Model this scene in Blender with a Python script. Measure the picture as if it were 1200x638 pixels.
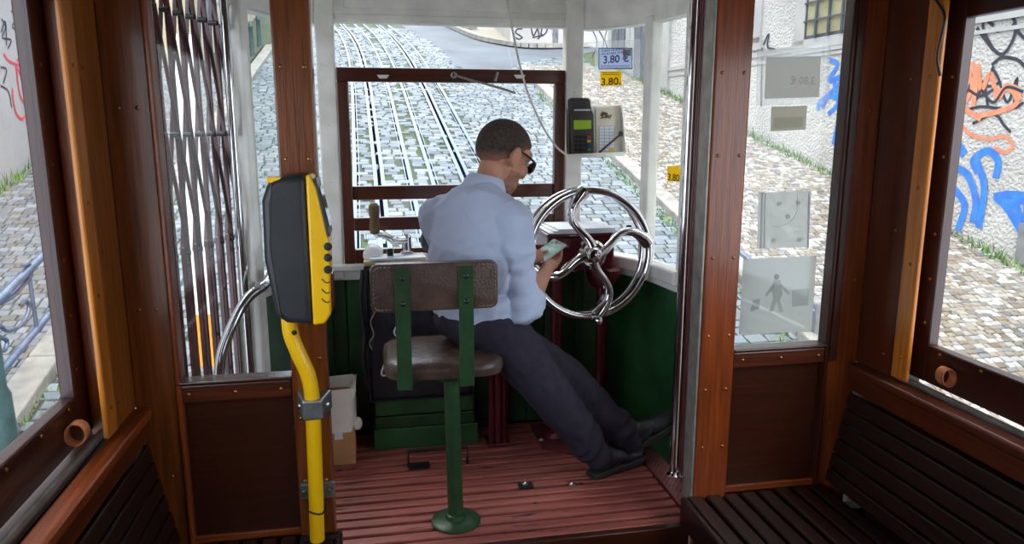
import bpy, bmesh, math, random
from mathutils import Vector, Matrix, noise
random.seed(7)
for o in list(bpy.data.objects): bpy.data.objects.remove(o)
SC = bpy.context.scene
COL = SC.collection
V = Vector

# ------------------------------------------------------------------ camera, sky, exposure
CAMP = V((0, 0, 1.45)); YAW, PITCH, FPX = math.radians(10.7), math.radians(11.2), 869.0
cd = bpy.data.cameras.new('camera'); cam = bpy.data.objects.new('camera', cd); COL.objects.link(cam)
cd.sensor_width = 36; cd.lens = FPX / 1200 * 36; cd.clip_start = .02; cd.clip_end = 300
cam.location = CAMP; cam.rotation_euler = (math.pi / 2 - PITCH, 0, -YAW)
SC.camera = cam
FW = V((math.sin(YAW) * math.cos(PITCH), math.cos(YAW) * math.cos(PITCH), -math.sin(PITCH)))
RT = V((math.cos(YAW), -math.sin(YAW), 0)); UP = RT.cross(FW)
def ray(x, y): return FW + RT * ((x - 600) / FPX) + UP * ((319 - y) / FPX)
def onX(x, y, X): r = ray(x, y); return CAMP + r * ((X - CAMP.x) / r.x)
def onY(x, y, Y): r = ray(x, y); return CAMP + r * ((Y - CAMP.y) / r.y)
def onZ(x, y, Z): r = ray(x, y); return CAMP + r * ((Z - CAMP.z) / r.z)
GS, G0 = .25, -2.3                                   # the street climbs ahead of the car
def gz(Y): return G0 + GS * Y
def onG(x, y, dz=0):
    r = ray(x, y); t = (G0 + dz - CAMP.z + GS * CAMP.y) / (r.z - GS * r.y); return CAMP + r * t
def proj(P):
    d = P - CAMP; z = d.dot(FW)
    if z < .05: return None
    return 600 + FPX * d.dot(RT) / z, 319 - FPX * d.dot(UP) / z, z

w = bpy.data.worlds.new('sky'); SC.world = w; w.use_nodes = True
nt = w.node_tree; bg = nt.nodes['Background']
sky = nt.nodes.new('ShaderNodeTexSky'); sky.sky_type = 'NISHITA'; sky.sun_disc = False
sky.sun_elevation = math.radians(55); sky.sun_rotation = math.radians(150); sky.dust_density = 4; sky.air_density = 1.0
mixw = nt.nodes.new('ShaderNodeMixRGB'); mixw.inputs[0].default_value = .70
mixw.inputs[2].default_value = (5.2, 5.6, 6.2, 1)
nt.links.new(sky.outputs[0], mixw.inputs[1]); nt.links.new(mixw.outputs[0], bg.inputs[0])
bg.inputs[1].default_value = .30
sd = bpy.data.lights.new('sun', 'SUN'); so = bpy.data.objects.new('sun', sd); COL.objects.link(so)
sd.energy = 1.6; sd.angle = math.radians(35); sd.color = (1, .95, .87)
so.rotation_euler = (math.radians(32), 0, math.radians(-150)); so.location = (0, 0, 20)
SC.view_settings.view_transform = 'Standard'; SC.view_settings.look = 'None'
SC.view_settings.gamma = 1; SC.view_settings.use_curve_mapping = False
SC.view_settings.exposure = 1.6

# ------------------------------------------------------------------ materials
def lin(c): return tuple(((v / 255) / 12.92 if v / 255 < .04045 else ((v / 255 + .055) / 1.055) ** 2.4) for v in c[:3])
MATS = {}
def mat(name, rgb, rough=.5, metal=0, coat=0, var=0, vscale=6, bump=0, bscale=40, stretch=None, rgb2=None, spec=.5, island=None, emit=0, bdist=.01):
    """plain principled with procedural colour variation (noise) and bump"""
    if name in MATS: return MATS[name]
    m = bpy.data.materials.new(name); m.use_nodes = True; MATS[name] = m
    n = m.node_tree; p = n.nodes['Principled BSDF']; L = n.links
    c = (*lin(rgb), 1); p.inputs['Base Color'].default_value = c
    p.inputs['Roughness'].default_value = rough; p.inputs['Metallic'].default_value = metal
    p.inputs['Coat Weight'].default_value = coat; p.inputs['Coat Roughness'].default_value = .12
    p.inputs['Specular IOR Level'].default_value = spec
    if emit:
        p.inputs['Emission Color'].default_value = c; p.inputs['Emission Strength'].default_value = emit
    tc = n.nodes.new('ShaderNodeTexCoord'); mp = n.nodes.new('ShaderNodeMapping'); L.new(tc.outputs['Object'], mp.inputs[0])
    if stretch: mp.inputs['Scale'].default_value = stretch
    if var or rgb2:
        nz = n.nodes.new('ShaderNodeTexNoise'); nz.inputs['Scale'].default_value = vscale; nz.inputs['Detail'].default_value = 5
        L.new(mp.outputs[0], nz.inputs[0])
        cr = n.nodes.new('ShaderNodeValToRGB'); cr.color_ramp.elements[0].position = .32; cr.color_ramp.elements[1].position = .68
        a = rgb2 or tuple(v * (1 - var) for v in rgb)
        b = rgb if rgb2 else tuple(min(255, v * (1 + var)) for v in rgb)
        cr.color_ramp.elements[0].color = (*lin(a), 1); cr.color_ramp.elements[1].color = (*lin(b), 1)
        L.new(nz.outputs['Fac'], cr.inputs[0]); L.new(cr.outputs[0], p.inputs['Base Color'])
    if bump:
        nb = n.nodes.new('ShaderNodeTexNoise'); nb.inputs['Scale'].default_value = bscale; nb.inputs['Detail'].default_value = 4
        L.new(mp.outputs[0], nb.inputs[0])
        bp = n.nodes.new('ShaderNodeBump'); bp.inputs['Strength'].default_value = bump; bp.inputs['Distance'].default_value = bdist
        L.new(nb.outputs['Fac'], bp.inputs['Height']); L.new(bp.outputs[0], p.inputs['Normal'])
    if island:      # every stone its own tone: random per mesh island and per object
        g = n.nodes.new('ShaderNodeNewGeometry'); oi = n.nodes.new('ShaderNodeObjectInfo')
        ad = n.nodes.new('ShaderNodeMath'); ad.operation = 'ADD'; L.new(g.outputs['Random Per Island'], ad.inputs[0]); L.new(oi.outputs['Random'], ad.inputs[1])
        fr = n.nodes.new('ShaderNodeMath'); fr.operation = 'FRACT'; L.new(ad.outputs[0], fr.inputs[0])
        cr = n.nodes.new('ShaderNodeValToRGB'); cr.color_ramp.interpolation = 'LINEAR'
        e = cr.color_ramp.elements
        while len(e) < len(island): e.new(.5)
        for i, cc in enumerate(island): e[i].position = i / (len(island) - 1); e[i].color = (*lin(cc), 1)
        L.new(fr.outputs[0], cr.inputs[0])
        nz = n.nodes.new('ShaderNodeTexNoise'); nz.inputs['Scale'].default_value = 25; L.new(tc.outputs['Object'], nz.inputs[0])
        mx = n.nodes.new('ShaderNodeMixRGB'); mx.blend_type = 'MULTIPLY'; mx.inputs[0].default_value = .35
        L.new(cr.outputs[0], mx.inputs[1]); L.new(nz.outputs['Fac'], mx.inputs[2]); L.new(mx.outputs[0], p.inputs['Base Color'])
    return m
def wood(name, a, b, axis='z', rough=.3, coat=.22):
    st = {'x': (1, 22, 22), 'y': (22, 1, 22), 'z': (22, 22, 1)}[axis]
    return mat(name, b, rough, coat=coat, rgb2=a, vscale=3.2, stretch=st, bump=.12, bscale=9)
def glass(name, tint=(.93, .95, .95), haze=0.0):
    m = bpy.data.materials.new(name); m.use_nodes = True; n = m.node_tree; n.nodes.clear(); L = n.links
    out = n.nodes.new('ShaderNodeOutputMaterial'); tr = n.nodes.new('ShaderNodeBsdfTransparent'); tr.inputs[0].default_value = (*tint, 1)
    gl = n.nodes.new('ShaderNodeBsdfGlossy'); gl.inputs['Roughness'].default_value = .015
    lw_ = n.nodes.new('ShaderNodeLayerWeight'); lw_.inputs[0].default_value = .5
    pw = n.nodes.new('ShaderNodeMath'); pw.operation = 'POWER'; pw.inputs[1].default_value = 5; L.new(lw_.outputs['Facing'], pw.inputs[0])
    fr = n.nodes.new('ShaderNodeMath'); fr.operation = 'MULTIPLY_ADD'; fr.inputs[1].default_value = .6; fr.inputs[2].default_value = .025; L.new(pw.outputs[0], fr.inputs[0])
    mx = n.nodes.new('ShaderNodeMixShader'); L.new(fr.outputs[0], mx.inputs[0]); L.new(tr.outputs[0], mx.inputs[1]); L.new(gl.outputs[0], mx.inputs[2])
    if haze:
        df = n.nodes.new('ShaderNodeBsdfDiffuse'); df.inputs[0].default_value = (.8, .8, .8, 1)
        nz = n.nodes.new('ShaderNodeTexNoise'); nz.inputs['Scale'].default_value = 4
        mu = n.nodes.new('ShaderNodeMath'); mu.operation = 'MULTIPLY'; mu.inputs[1].default_value = haze; L.new(nz.outputs['Fac'], mu.inputs[0])
        m2 = n.nodes.new('ShaderNodeMixShader'); L.new(mu.outputs[0], m2.inputs[0]); L.new(mx.outputs[0], m2.inputs[1]); L.new(df.outputs[0], m2.inputs[2]); mx = m2
    L.new(mx.outputs[0], out.inputs[0]); MATS[name] = m; return m
def translucent(name, rgb, alpha):
    m = bpy.data.materials.new(name); m.use_nodes = True; n = m.node_tree; n.nodes.clear(); L = n.links
    out = n.nodes.new('ShaderNodeOutputMaterial'); tr = n.nodes.new('ShaderNodeBsdfTransparent')
    p = n.nodes.new('ShaderNodeBsdfPrincipled'); p.inputs['Base Color'].default_value = (*lin(rgb), 1); p.inputs['Roughness'].default_value = .35
    tl = n.nodes.new('ShaderNodeBsdfTranslucent'); tl.inputs[0].default_value = (*lin(rgb), 1)
    m1 = n.nodes.new('ShaderNodeMixShader'); m1.inputs[0].default_value = .75; L.new(p.outputs[0], m1.inputs[1]); L.new(tl.outputs[0], m1.inputs[2])
    mx = n.nodes.new('ShaderNodeMixShader'); mx.inputs[0].default_value = alpha; L.new(tr.outputs[0], mx.inputs[1]); L.new(m1.outputs[0], mx.inputs[2])
    L.new(mx.outputs[0], out.inputs[0]); MATS[name] = m; return m

WD = {}
for ax in 'xyz':
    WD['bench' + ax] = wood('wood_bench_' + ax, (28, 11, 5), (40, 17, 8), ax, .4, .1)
    WD['mid' + ax] = wood('wood_mid_' + ax, (66, 27, 11), (92, 40, 17), ax)
    WD['amber' + ax] = wood('wood_sidelit_' + ax, (122, 66, 22), (158, 90, 34), ax)  # lighter wood tone with window light painted into it
    WD['brown' + ax] = wood('wood_brown_' + ax, (92, 44, 13), (134, 70, 25), ax)
    WD['red' + ax] = wood('wood_red_' + ax, (106, 44, 14), (146, 68, 24), ax)
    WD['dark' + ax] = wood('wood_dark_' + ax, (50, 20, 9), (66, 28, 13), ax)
    WD['orange' + ax] = wood('wood_orange_' + ax, (164, 92, 26), (208, 128, 44), ax)
    WD['sash' + ax] = wood('wood_sash_' + ax, (44, 14, 12), (60, 21, 16), ax)
M = dict(
    white=mat('paint_white', (242, 239, 231), .4, var=.05, vscale=8, bump=.06, bscale=30),
    green=mat('paint_green_dark', (40, 80, 46), .35, var=.22, vscale=5, bump=.05, bscale=25),
    greenp=mat('paint_green_steel', (37, 66, 37), .38, var=.14, vscale=14, bump=.1, bscale=60),
    maroon=mat('paint_maroon', (98, 26, 34), .25, coat=.3, var=.15, vscale=8),
    gate=mat('paint_gate', (92, 42, 46), .3, var=.2, vscale=20, coat=.3),
    chrome=mat('chrome', (225, 225, 228), .07, 1),
    steel=mat('brushed_steel', (170, 170, 172), .32, 1, var=.1, vscale=30),
    brass=mat('brass', (150, 116, 66), .3, 1, var=.1, vscale=10),
    greymetal=mat('cast_aluminium', (150, 152, 150), .42, .85, var=.1, vscale=20),
    zinc=mat('zinc_strip', (150, 146, 138), .45, .4, var=.12, vscale=15),
    black=mat('black_paint', (26, 26, 28), .35, var=.2, vscale=10),
    blackp=mat('black_plastic', (44, 45, 48), .45, var=.08, vscale=12, bump=.05, bscale=200),
    void=mat('channel_black', (18, 14, 12), .8, var=.3, vscale=12),
    yellow=mat('yellow_plastic', (255, 194, 8), .35, var=.03, vscale=4, coat=.2),
    leather=mat('leather_brown', (80, 63, 55), .27, var=.14, vscale=18, bump=.22, bscale=130),
    case=mat('black_leatherette', (34, 36, 44), .42, var=.2, vscale=14, bump=.3, bscale=80),
    paper=mat('paper', (226, 230, 238), .7, var=.03, vscale=6),
    card=mat('cardboard', (176, 128, 84), .8, var=.08, vscale=7),
    bagw=mat('plastic_bag', (224, 218, 206), .4, var=.06, vscale=8, bump=.5, bscale=22),
    cord=mat('white_cord', (226, 222, 212), .5, var=.03),
    lanyard=mat('grey_lanyard', (150, 144, 134), .7, var=.1, vscale=20),
    shirt=mat('shirt_cotton', (190, 200, 226), .8, var=.02, vscale=5, bump=.08, bscale=300, spec=.2),
    trouser=mat('trouser_wool', (52, 48, 60), .85, var=.07, vscale=30, bump=.1, bscale=260, spec=.2),
    skin=mat('skin', (186, 130, 104), .5, var=.05, vscale=14),
    stubble=mat('stubble', (160, 112, 90), .7, var=.15, vscale=90),
    hair=mat('hair', (62, 48, 40), .75, var=.3, vscale=90, bump=.7, bscale=220),
    shoe=mat('shoe_leather', (42, 42, 46), .4, var=.2, vscale=22, bump=.25, bscale=70),
    sole=mat('shoe_sole', (44, 42, 42), .7, var=.15, vscale=30),
    lens=mat('sunglass_lens', (26, 20, 26), .08, coat=.5),
    floor=mat('floor_red', (168, 92, 82), .42, rgb2=(128, 64, 55), vscale=2.6, stretch=(1, 14, 1), bump=.25, bscale=14),
    gap=mat('floor_gap', (24, 18, 18), .85, var=.4, vscale=20),
    plate=mat('floor_plate', (126, 58, 56), .4, .2, rgb2=(92, 40, 40), vscale=12),
    ceil=mat('ceiling_white', (226, 222, 212), .55, var=.03),
    screen=mat('lcd_green', (120, 152, 40), .3, emit=.12, var=.05),
    key=mat('key_dark', (36, 36, 40), .4, var=.1),
    keyr=mat('key_red', (200, 40, 40), .4, var=.05), keyy=mat('key_yellow', (228, 190, 40), .4, var=.05),
    keyg=mat('key_green', (40, 150, 80), .4, var=.05), keyb=mat('key_blue', (40, 60, 140), .4, var=.05),
    term=mat('terminal_grey', (76, 74, 74), .45, var=.08, vscale=16),
    navy=mat('print_navy', (40, 58, 140), .5, var=.03),
    ink=mat('print_black', (24, 24, 22), .6, var=.05),
    redink=mat('print_red', (200, 70, 60), .6, var=.05), greyink=mat('print_grey', (150, 146, 142), .7, var=.05),
    phone=mat('phone_body', (210, 212, 214), .25, .3, var=.03), pscreen=mat('phone_screen', (150, 178, 170), .12, emit=.10, var=.25, vscale=22),
    strap=mat('strap_leather', (176, 104, 62), .6, var=.2, vscale=30, bump=.2, bscale=90),
    # outside
    mortar=mat('joint_soil', (74, 76, 66), .95, rgb2=(62, 82, 40), vscale=1.6, bump=.6, bscale=30),
    sett=mat('granite_setts', (170, 175, 180), .7, island=[(86, 96, 106), (114, 124, 132), (132, 140, 146), (100, 106, 106), (146, 154, 158)], bump=.5, bscale=40),
    calc=mat('limestone_cobbles', (150, 145, 135), .7, island=[(108, 92, 74), (150, 142, 132), (126, 112, 92), (182, 178, 172), (104, 106, 108), (138, 124, 104), (160, 152, 138), (196, 194, 188), (120, 108, 92)], bump=.4, bscale=40),
    calc_shade=mat('limestone_cobbles_shaded', (133, 137, 141), .75, island=[(104, 104, 104), (130, 135, 141), (114, 108, 99), (145, 148, 152), (95, 99, 105)], bump=.35, bscale=40),  # limestone with bluish shade painted into the stone tones
    kerb=mat('kerb_stone', (145, 141, 133), .8, var=.12, vscale=5, bump=.4, bscale=40),
    asphalt=mat('asphalt', (98, 104, 112), .85, rgb2=(83, 87, 95), vscale=.7, bump=.3, bscale=80),
    rail=mat('rail_steel', (112, 122, 136), .34, 1, var=.06, vscale=20),
    slot=mat('slot_dark', (9, 11, 20), .95, var=.3, vscale=8, spec=0),
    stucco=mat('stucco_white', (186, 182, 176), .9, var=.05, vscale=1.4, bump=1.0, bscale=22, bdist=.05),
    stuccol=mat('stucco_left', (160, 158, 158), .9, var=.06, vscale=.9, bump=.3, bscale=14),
    stone=mat('stone_trim', (164, 163, 158), .8, var=.05, vscale=3, bump=.2, bscale=30),
    plaster=mat('plaster_smooth', (167, 164, 160), .8, var=.04, vscale=2),
    cream=mat('facade_cream', (164, 152, 127), .85, var=.05, vscale=1.5),
    doorw=mat('old_door', (89, 92, 98), .7, var=.25, vscale=4, stretch=(6, 6, 1)),
    blind=mat('window_blind', (152, 145, 111), .7, var=.06, vscale=6),
    bars=mat('iron_bars', (84, 88, 96), .5, .5, var=.1),
    iron=mat('iron_rail_blue', (104, 116, 138), .4, .5, var=.12, vscale=10),
    irong=mat('iron_post_green', (58, 82, 82), .5, .2, var=.12, vscale=10),
    gblue=mat('spray_blue', (52, 118, 214), .8, var=.1, vscale=8), gblack=mat('spray_black', (44, 46, 56), .8, var=.2, vscale=10),
    gorange=mat('spray_orange', (222, 130, 96), .8, var=.1, vscale=8), gred=mat('spray_red', (214, 48, 66), .8, var=.1, vscale=8),
    grass=mat('grass', (110, 148, 62), .8, rgb2=(72, 108, 44), vscale=9),
    barw=mat('barrier_white', (236, 234, 230), .5, var=.03), baro=mat('barrier_orange', (246, 150, 20), .5, var=.04),
    concrete=mat('concrete_grey', (124, 124, 124), .85, var=.08, vscale=6, bump=.2, bscale=40),
)
M['glass'] = glass('window_glass'); M['glassd'] = glass('window_glass_dusty', (.92, .94, .94), .03)
M['stickb'] = translucent('sticker_blue', (226, 234, 252), 1.0); M['sticky'] = translucent('sticker_yellow', (255, 226, 20), 1.0); M['film'] = translucent('clear_film', (236, 238, 240), .25); M['signback'] = translucent('sign_back_grey', (206, 200, 190), .85)
M['signolive'] = translucent('sign_back_olive', (196, 186, 150), .88); M['acryl'] = translucent('acrylic_holder', (206, 206, 200), .6)
M['signghost'] = translucent('sign_ghost', (120, 116, 112), .07); M['signprint'] = translucent('sign_print_back', (120, 116, 112), .3); M['signgrey2'] = translucent('sign_back_pale', (226, 226, 222), .9)

def add_wear(m, rgb, stretch, lo, hi):
    """chipped patches where paint is gone"""
    n = m.node_tree; L = n.links; p = n.nodes['Principled BSDF']; src = p.inputs['Base Color'].links[0].from_socket
    tc = n.nodes.new('ShaderNodeTexCoord'); mp = n.nodes.new('ShaderNodeMapping'); mp.inputs['Scale'].default_value = stretch; L.new(tc.outputs['Object'], mp.inputs[0])
    nz = n.nodes.new('ShaderNodeTexNoise'); nz.inputs['Scale'].default_value = 1; nz.inputs['Detail'].default_value = 8; nz.inputs['Roughness'].default_value = .65; L.new(mp.outputs[0], nz.inputs[0])
    cr = n.nodes.new('ShaderNodeValToRGB'); cr.color_ramp.elements[0].position = lo; cr.color_ramp.elements[1].position = hi; L.new(nz.outputs['Fac'], cr.inputs[0])
    mx = n.nodes.new('ShaderNodeMixRGB'); mx.inputs[2].default_value = (*lin(rgb), 1); L.new(cr.outputs[0], mx.inputs[0]); L.new(src, mx.inputs[1]); L.new(mx.outputs[0], p.inputs['Base Color'])
add_wear(M['floor'], (44, 30, 28), (3, 26, 3), .62, .635)
add_wear(WD['darkx'], (96, 58, 40), (9, 9, 9), .68, .70)

# ------------------------------------------------------------------ mesh helpers
class MB:
    def __init__(s): s.v = []; s.f = []
    def add(s, vs, fs):
        k = len(s.v); s.v += [V(p) for p in vs]; s.f += [tuple(i + k for i in f) for f in fs]; return s
    def box(s, x0, x1, y0, y1, z0, z1):
        return s.add([(x0, y0, z0), (x1, y0, z0), (x1, y1, z0), (x0, y1, z0), (x0, y0, z1), (x1, y0, z1), (x1, y1, z1), (x0, y1, z1)],
                     [(0, 3, 2, 1), (4, 5, 6, 7), (0, 1, 5, 4), (1, 2, 6, 5), (2, 3, 7, 6), (3, 0, 4, 7)])
    def obox(s, c, u, v, n, su, sv, sn):
        """box centred c along axes u, v, n with full sizes"""
        c, u, v, n = V(c), V(u).normalized() * su / 2, V(v).normalized() * sv / 2, V(n).normalized() * sn / 2
        if u.cross(v).dot(n) < 0: n = -n
        P = [c - u - v - n, c + u - v - n, c + u + v - n, c - u + v - n, c - u - v + n, c + u - v + n, c + u + v + n, c - u + v + n]
        return s.add(P, [(0, 3, 2, 1), (4, 5, 6, 7), (0, 1, 5, 4), (1, 2, 6, 5), (2, 3, 7, 6), (3, 0, 4, 7)])
    def bar(s, a, b, wd, th, up=(0, 0, 1)):
        a, b = V(a), V(b); d = (b - a); sd = d.cross(V(up))
        if sd.length < 1e-6: sd = d.cross(V((1, 0, 0)))
        return s.obox((a + b) / 2, d, sd, d.cross(sd), d.length, wd, th)
    def prism(s, poly, ext):
        """poly: list of 3D points (planar), extruded by vector ext"""
        n = len(poly); ext = V(ext); P = [V(p) for p in poly]
        nn = sum(((P[i].cross(P[(i + 1) % n])) for i in range(n)), V((0, 0, 0)))
        if nn.dot(ext) > 0: P = P[::-1]
        return s.add(P + [p + ext for p in P], [tuple(range(n)), tuple(range(2 * n - 1, n - 1, -1))] + [(i, i + n, (i + 1) % n + n, (i + 1) % n) for i in range(n)])
    def tube(s, pts, r, seg=10, closed=False, cap=True, squash=None):
        pts = [V(p) for p in pts]; n = len(pts); R = r if isinstance(r, (list, tuple)) else [r] * n
        k0 = len(s.v); prev = None
        for i, p in enumerate(pts):
            if closed: t = (pts[(i + 1) % n] - pts[i - 1])
            else: t = pts[min(i + 1, n - 1)] - pts[max(i - 1, 0)]
            t.normalize()
            if prev is None:
                a = V((0, 0, 1)) if abs(t.z) < .9 else V((1, 0, 0)); u = t.cross(a).normalized()
            else:
                u = prev - t * prev.dot(t); u.normalize()
            prev = u; w_ = t.cross(u)
            for j in range(seg):
                a = 2 * math.pi * j / seg; s.v.append(p + (u * math.cos(a) + w_ * math.sin(a)) * R[i])
        m = n if closed else n - 1
        for i in range(m):
            for j in range(seg):
                a = k0 + i * seg; b = k0 + ((i + 1) % n) * seg
                s.f.append((a + j, a + (j + 1) % seg, b + (j + 1) % seg, b + j))
        if cap and not closed:
            s.f.append(tuple(k0 + j for j in range(seg))[::-1]); s.f.append(tuple(k0 + (n - 1) * seg + j for j in range(seg)))
        return s
    def lathe(s, c, prof, seg=24, axis=(0, 0, 1)):
        """prof: (radius, height along axis) list"""
        c = V(c); ax = V(axis).normalized(); u = ax.orthogonal().normalized(); w_ = ax.cross(u); k0 = len(s.v)
        for r, h in prof:
            for j in range(seg):
                a = 2 * math.pi * j / seg; s.v.append(c + ax * h + (u * math.cos(a) + w_ * math.sin(a)) * r)
        for i in range(len(prof) - 1):
            for j in range(seg):
                a = k0 + i * seg; b = a + seg; s.f.append((a + j, a + (j + 1) % seg, b + (j + 1) % seg, b + j))
        s.f.append(tuple(k0 + j for j in range(seg))[::-1]); s.f.append(tuple(k0 + (len(prof) - 1) * seg + j for j in range(seg)))
        return s
    def ellipsoid(s, c, r, rot=None, nu=18, nv=12):
        c = V(c); k0 = len(s.v); rot = rot or Matrix.Identity(3)
        s.v.append(c + rot @ V((0, 0, r[2])))
        for i in range(1, nv):
            t = math.pi * i / nv
            for j in range(nu):
                a = 2 * math.pi * j / nu
                s.v.append(c + rot @ V((r[0] * math.sin(t) * math.cos(a), r[1] * math.sin(t) * math.sin(a), r[2] * math.cos(t))))
        s.v.append(c + rot @ V((0, 0, -r[2]))); e = len(s.v) - 1
        for j in range(nu): s.f.append((k0, k0 + 1 + j, k0 + 1 + (j + 1) % nu))
        for i in range(nv - 2):
            for j in range(nu):
                a = k0 + 1 + i * nu; b = a + nu; s.f.append((a + j, b + j, b + (j + 1) % nu, a + (j + 1) % nu))
        a = k0 + 1 + (nv - 2) * nu
        for j in range(nu): s.f.append((a + j, e, a + (j + 1) % nu))
        return s
    def capsule(s, a, ra, b, rb, n=10):
        a, b = V(a), V(b); d = (b - a).normalized(); pts = []; R = []
        for i in range(5):
            t = math.pi / 2 * (1 - i / 5); pts.append(a - d * ra * math.sin(t)); R.append(max(ra * math.cos(t), .0008))
        pts.append(a); R.append(ra); pts.append((a + b) / 2); R.append((ra + rb) / 2); pts.append(b); R.append(rb)
        for i in range(1, 6):
            t = math.pi / 2 * i / 5; pts.append(b + d * rb * math.sin(t)); R.append(max(rb * math.cos(t), .0008))
        return s.tube(pts, R, seg=14)

ORG = {}
def finish(o, parent=None, label=None, cat=None, group=None, kind=None):
    COL.objects.link(o)
    if parent is not None:
        o.parent = parent; o.matrix_parent_inverse = Matrix.Translation(ORG.get(parent.name, V((0, 0, 0)))).inverted()
    if label: o['label'] = label
    if cat and parent is None: o['category'] = cat
    if group: o['group'] = group
    if kind: o['kind'] = kind
    return o
def build(name, mb, m, parent=None, label=None, cat=None, group=None, kind=None, bevel=0, smooth=False, seg=2, angle=35):
    me = bpy.data.meshes.new(name)
    c = sum(mb.v, V((0, 0, 0))) / max(1, len(mb.v)) if parent is None else V((0, 0, 0))
    if parent is None: c.z = min(p.z for p in mb.v)
    me.from_pydata([tuple(p - c) for p in mb.v], [], mb.f); me.update()
    bm = bmesh.new(); bm.from_mesh(me); bmesh.ops.recalc_face_normals(bm, faces=bm.faces); bm.to_mesh(me); bm.free()
    me.materials.append(m)
    o = bpy.data.objects.new(name, me); o.location = c; finish(o, parent, label, cat, group, kind); ORG[o.name] = c
    if smooth:
        for p in me.polygons: p.use_smooth = True
        if smooth == 'auto':
            me.set_sharp_from_angle(angle=math.radians(angle))
    if bevel:
        b = o.modifiers.new('bevel', 'BEVEL'); b.width = bevel; b.segments = seg; b.limit_method = 'ANGLE'; b.angle_limit = math.radians(40)
    return o
def thing(name, loc, label, cat, group=None, kind=None):
    o = bpy.data.objects.new(name, None); o.location = loc; o.empty_display_size = .05; ORG_name = None
    finish(o, None, label, cat, group, kind); ORG[o.name] = V(loc); return o
def struct(name, mb, m, label, **k):
    return build(name, mb, m, None, label, k.pop('cat', 'car interior'), kind='structure', **k)
def sgroup(name, loc, label, cat='car interior'): return thing(name, loc, label, cat, kind='structure')
def bx(*a): return MB().box(*a)
def smoothpts(pts, n=8):
    """Catmull-Rom through points"""
    P = [V(p) for p in pts]; P = [P[0] * 2 - P[1]] + P + [P[-1] * 2 - P[-2]]; out = []
    for i in range(1, len(P) - 2):
        for k in range(n):
            t = k / n; a, b, c, d = P[i - 1:i + 3]
            out.append(.5 * ((2 * b) + (c - a) * t + (2 * a - 5 * b + 4 * c - d) * t * t + (3 * b - a - 3 * c + d) * t ** 3))
    out.append(P[-2]); return out
def text_mb(s, size, origin, right, up, hs=1, align='LEFT'):
    """lettering as thin raised print lying in the plane (right, up)"""
    cu = bpy.data.curves.new('lettering', 'FONT'); cu.body = s; cu.size = size; cu.align_x = align; cu.resolution_u = 3; cu.offset = size * .018
    ob = bpy.data.objects.new('lettering', cu); COL.objects.link(ob)
    me = bpy.data.meshes.new_from_object(ob.evaluated_get(bpy.context.evaluated_depsgraph_get()))
    right, up = V(right).normalized() * hs, V(up).normalized(); mb = MB(); o = V(origin)
    mb.add([o + right * v.co.x + up * v.co.y for v in me.vertices], [tuple(p.vertices) for p in me.polygons])
    bpy.data.objects.remove(ob); bpy.data.curves.remove(cu); bpy.data.meshes.remove(me)
    return mb
def ribbon(pts, wd, n, lift=.003):
    """flat stroke of paint lying on a plane with normal n"""
    n = V(n).normalized(); P = smoothpts(pts, 6); mb = MB(); L = []; R = []
    for i, p in enumerate(P):
        t = (P[min(i + 1, len(P) - 1)] - P[max(i - 1, 0)]).normalized(); sd = n.cross(t).normalized() * wd / 2
        q = p + n * lift; L.append(q + sd); R.append(q - sd)
    k = len(P); mb.add(L + R, [(i, i + 1, k + i + 1, k + i) for i in range(k - 1)]); return mb
def screws(name, pts, n, parent, r=.006, m=None):
    mb = MB()
    for p in pts: mb.lathe(p, [(r, -.002), (r, .001), (r * .6, .003), (.0005, .0035)], 8, n)
    return build(name, mb, m or M['brass'], parent, kind='stuff', smooth='auto')

# ================================================================== THE CAR
PY = 2.37; XL, XR = -.745, 1.75; ZP = -.32; ZC = 2.3          # partition plane, side linings, lower floor, ceiling
# ---- platform floor: red slats running across
fl = sgroup('floor', (.3, 2.9, 0), 'worn red slatted floor of the driver platform', 'floor')
build('subfloor', bx(-.66, 1.13, PY, 3.47, -.06, -.012), M['gap'], fl)
y = PY + .004; k = 0
while y < 3.40:
    d = .043 + random.uniform(-.002, .002)
    x1 = 1.125 if y < 3.05 else 1.0
    a = MB().box(-.6, x1, y, y + d, -.03, random.uniform(-.002, .002)); build('slat', a, M['floor'], fl, bevel=.004); y += d + .019; k += 1
build('edge_plate', bx(1.13, 1.225, PY, 3.02, -.03, .006), M['plate'], fl, 'maroon chequer plate along the platform edge')
tp = MB()
for i in range(9):
    for j in range(44):
        c = V((1.137 + i * .0102, PY + .01 + j * .0145, .0065)); s = 1 if (i + j) % 2 else -1
        tp.obox(c, (1, s, 0), (1, -s, 0), (0, 0, 1), .011, .003, .003)
build('tread_pattern', tp, mat('tread_worn', (176, 120, 116), .35, .4, var=.1), fl, kind='stuff')
build('flat_plate', MB().prism([(.93, 2.93, 0), (1.1, 2.93, 0), (1.1, 3.3, 0), (.72, 3.36, 0), (.72, 3.08, 0)], (0, 0, .006)), M['plate'], fl)
for px, py in ((671, 569), (616, 568), (634, 517)):
    p = onZ(px, py, 0); build('floor_bolt', MB().lathe(p, [(.016, 0), (.016, .004), (.01, .01), (.001, .012)], 14), M['steel'], fl, smooth='auto')
p = onZ(616, 570, 0); build('lifting_plate', bx(p.x - .03, p.x + .03, p.y - .025, p.y + .025, 0, .004), M['black'], fl)

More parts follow.
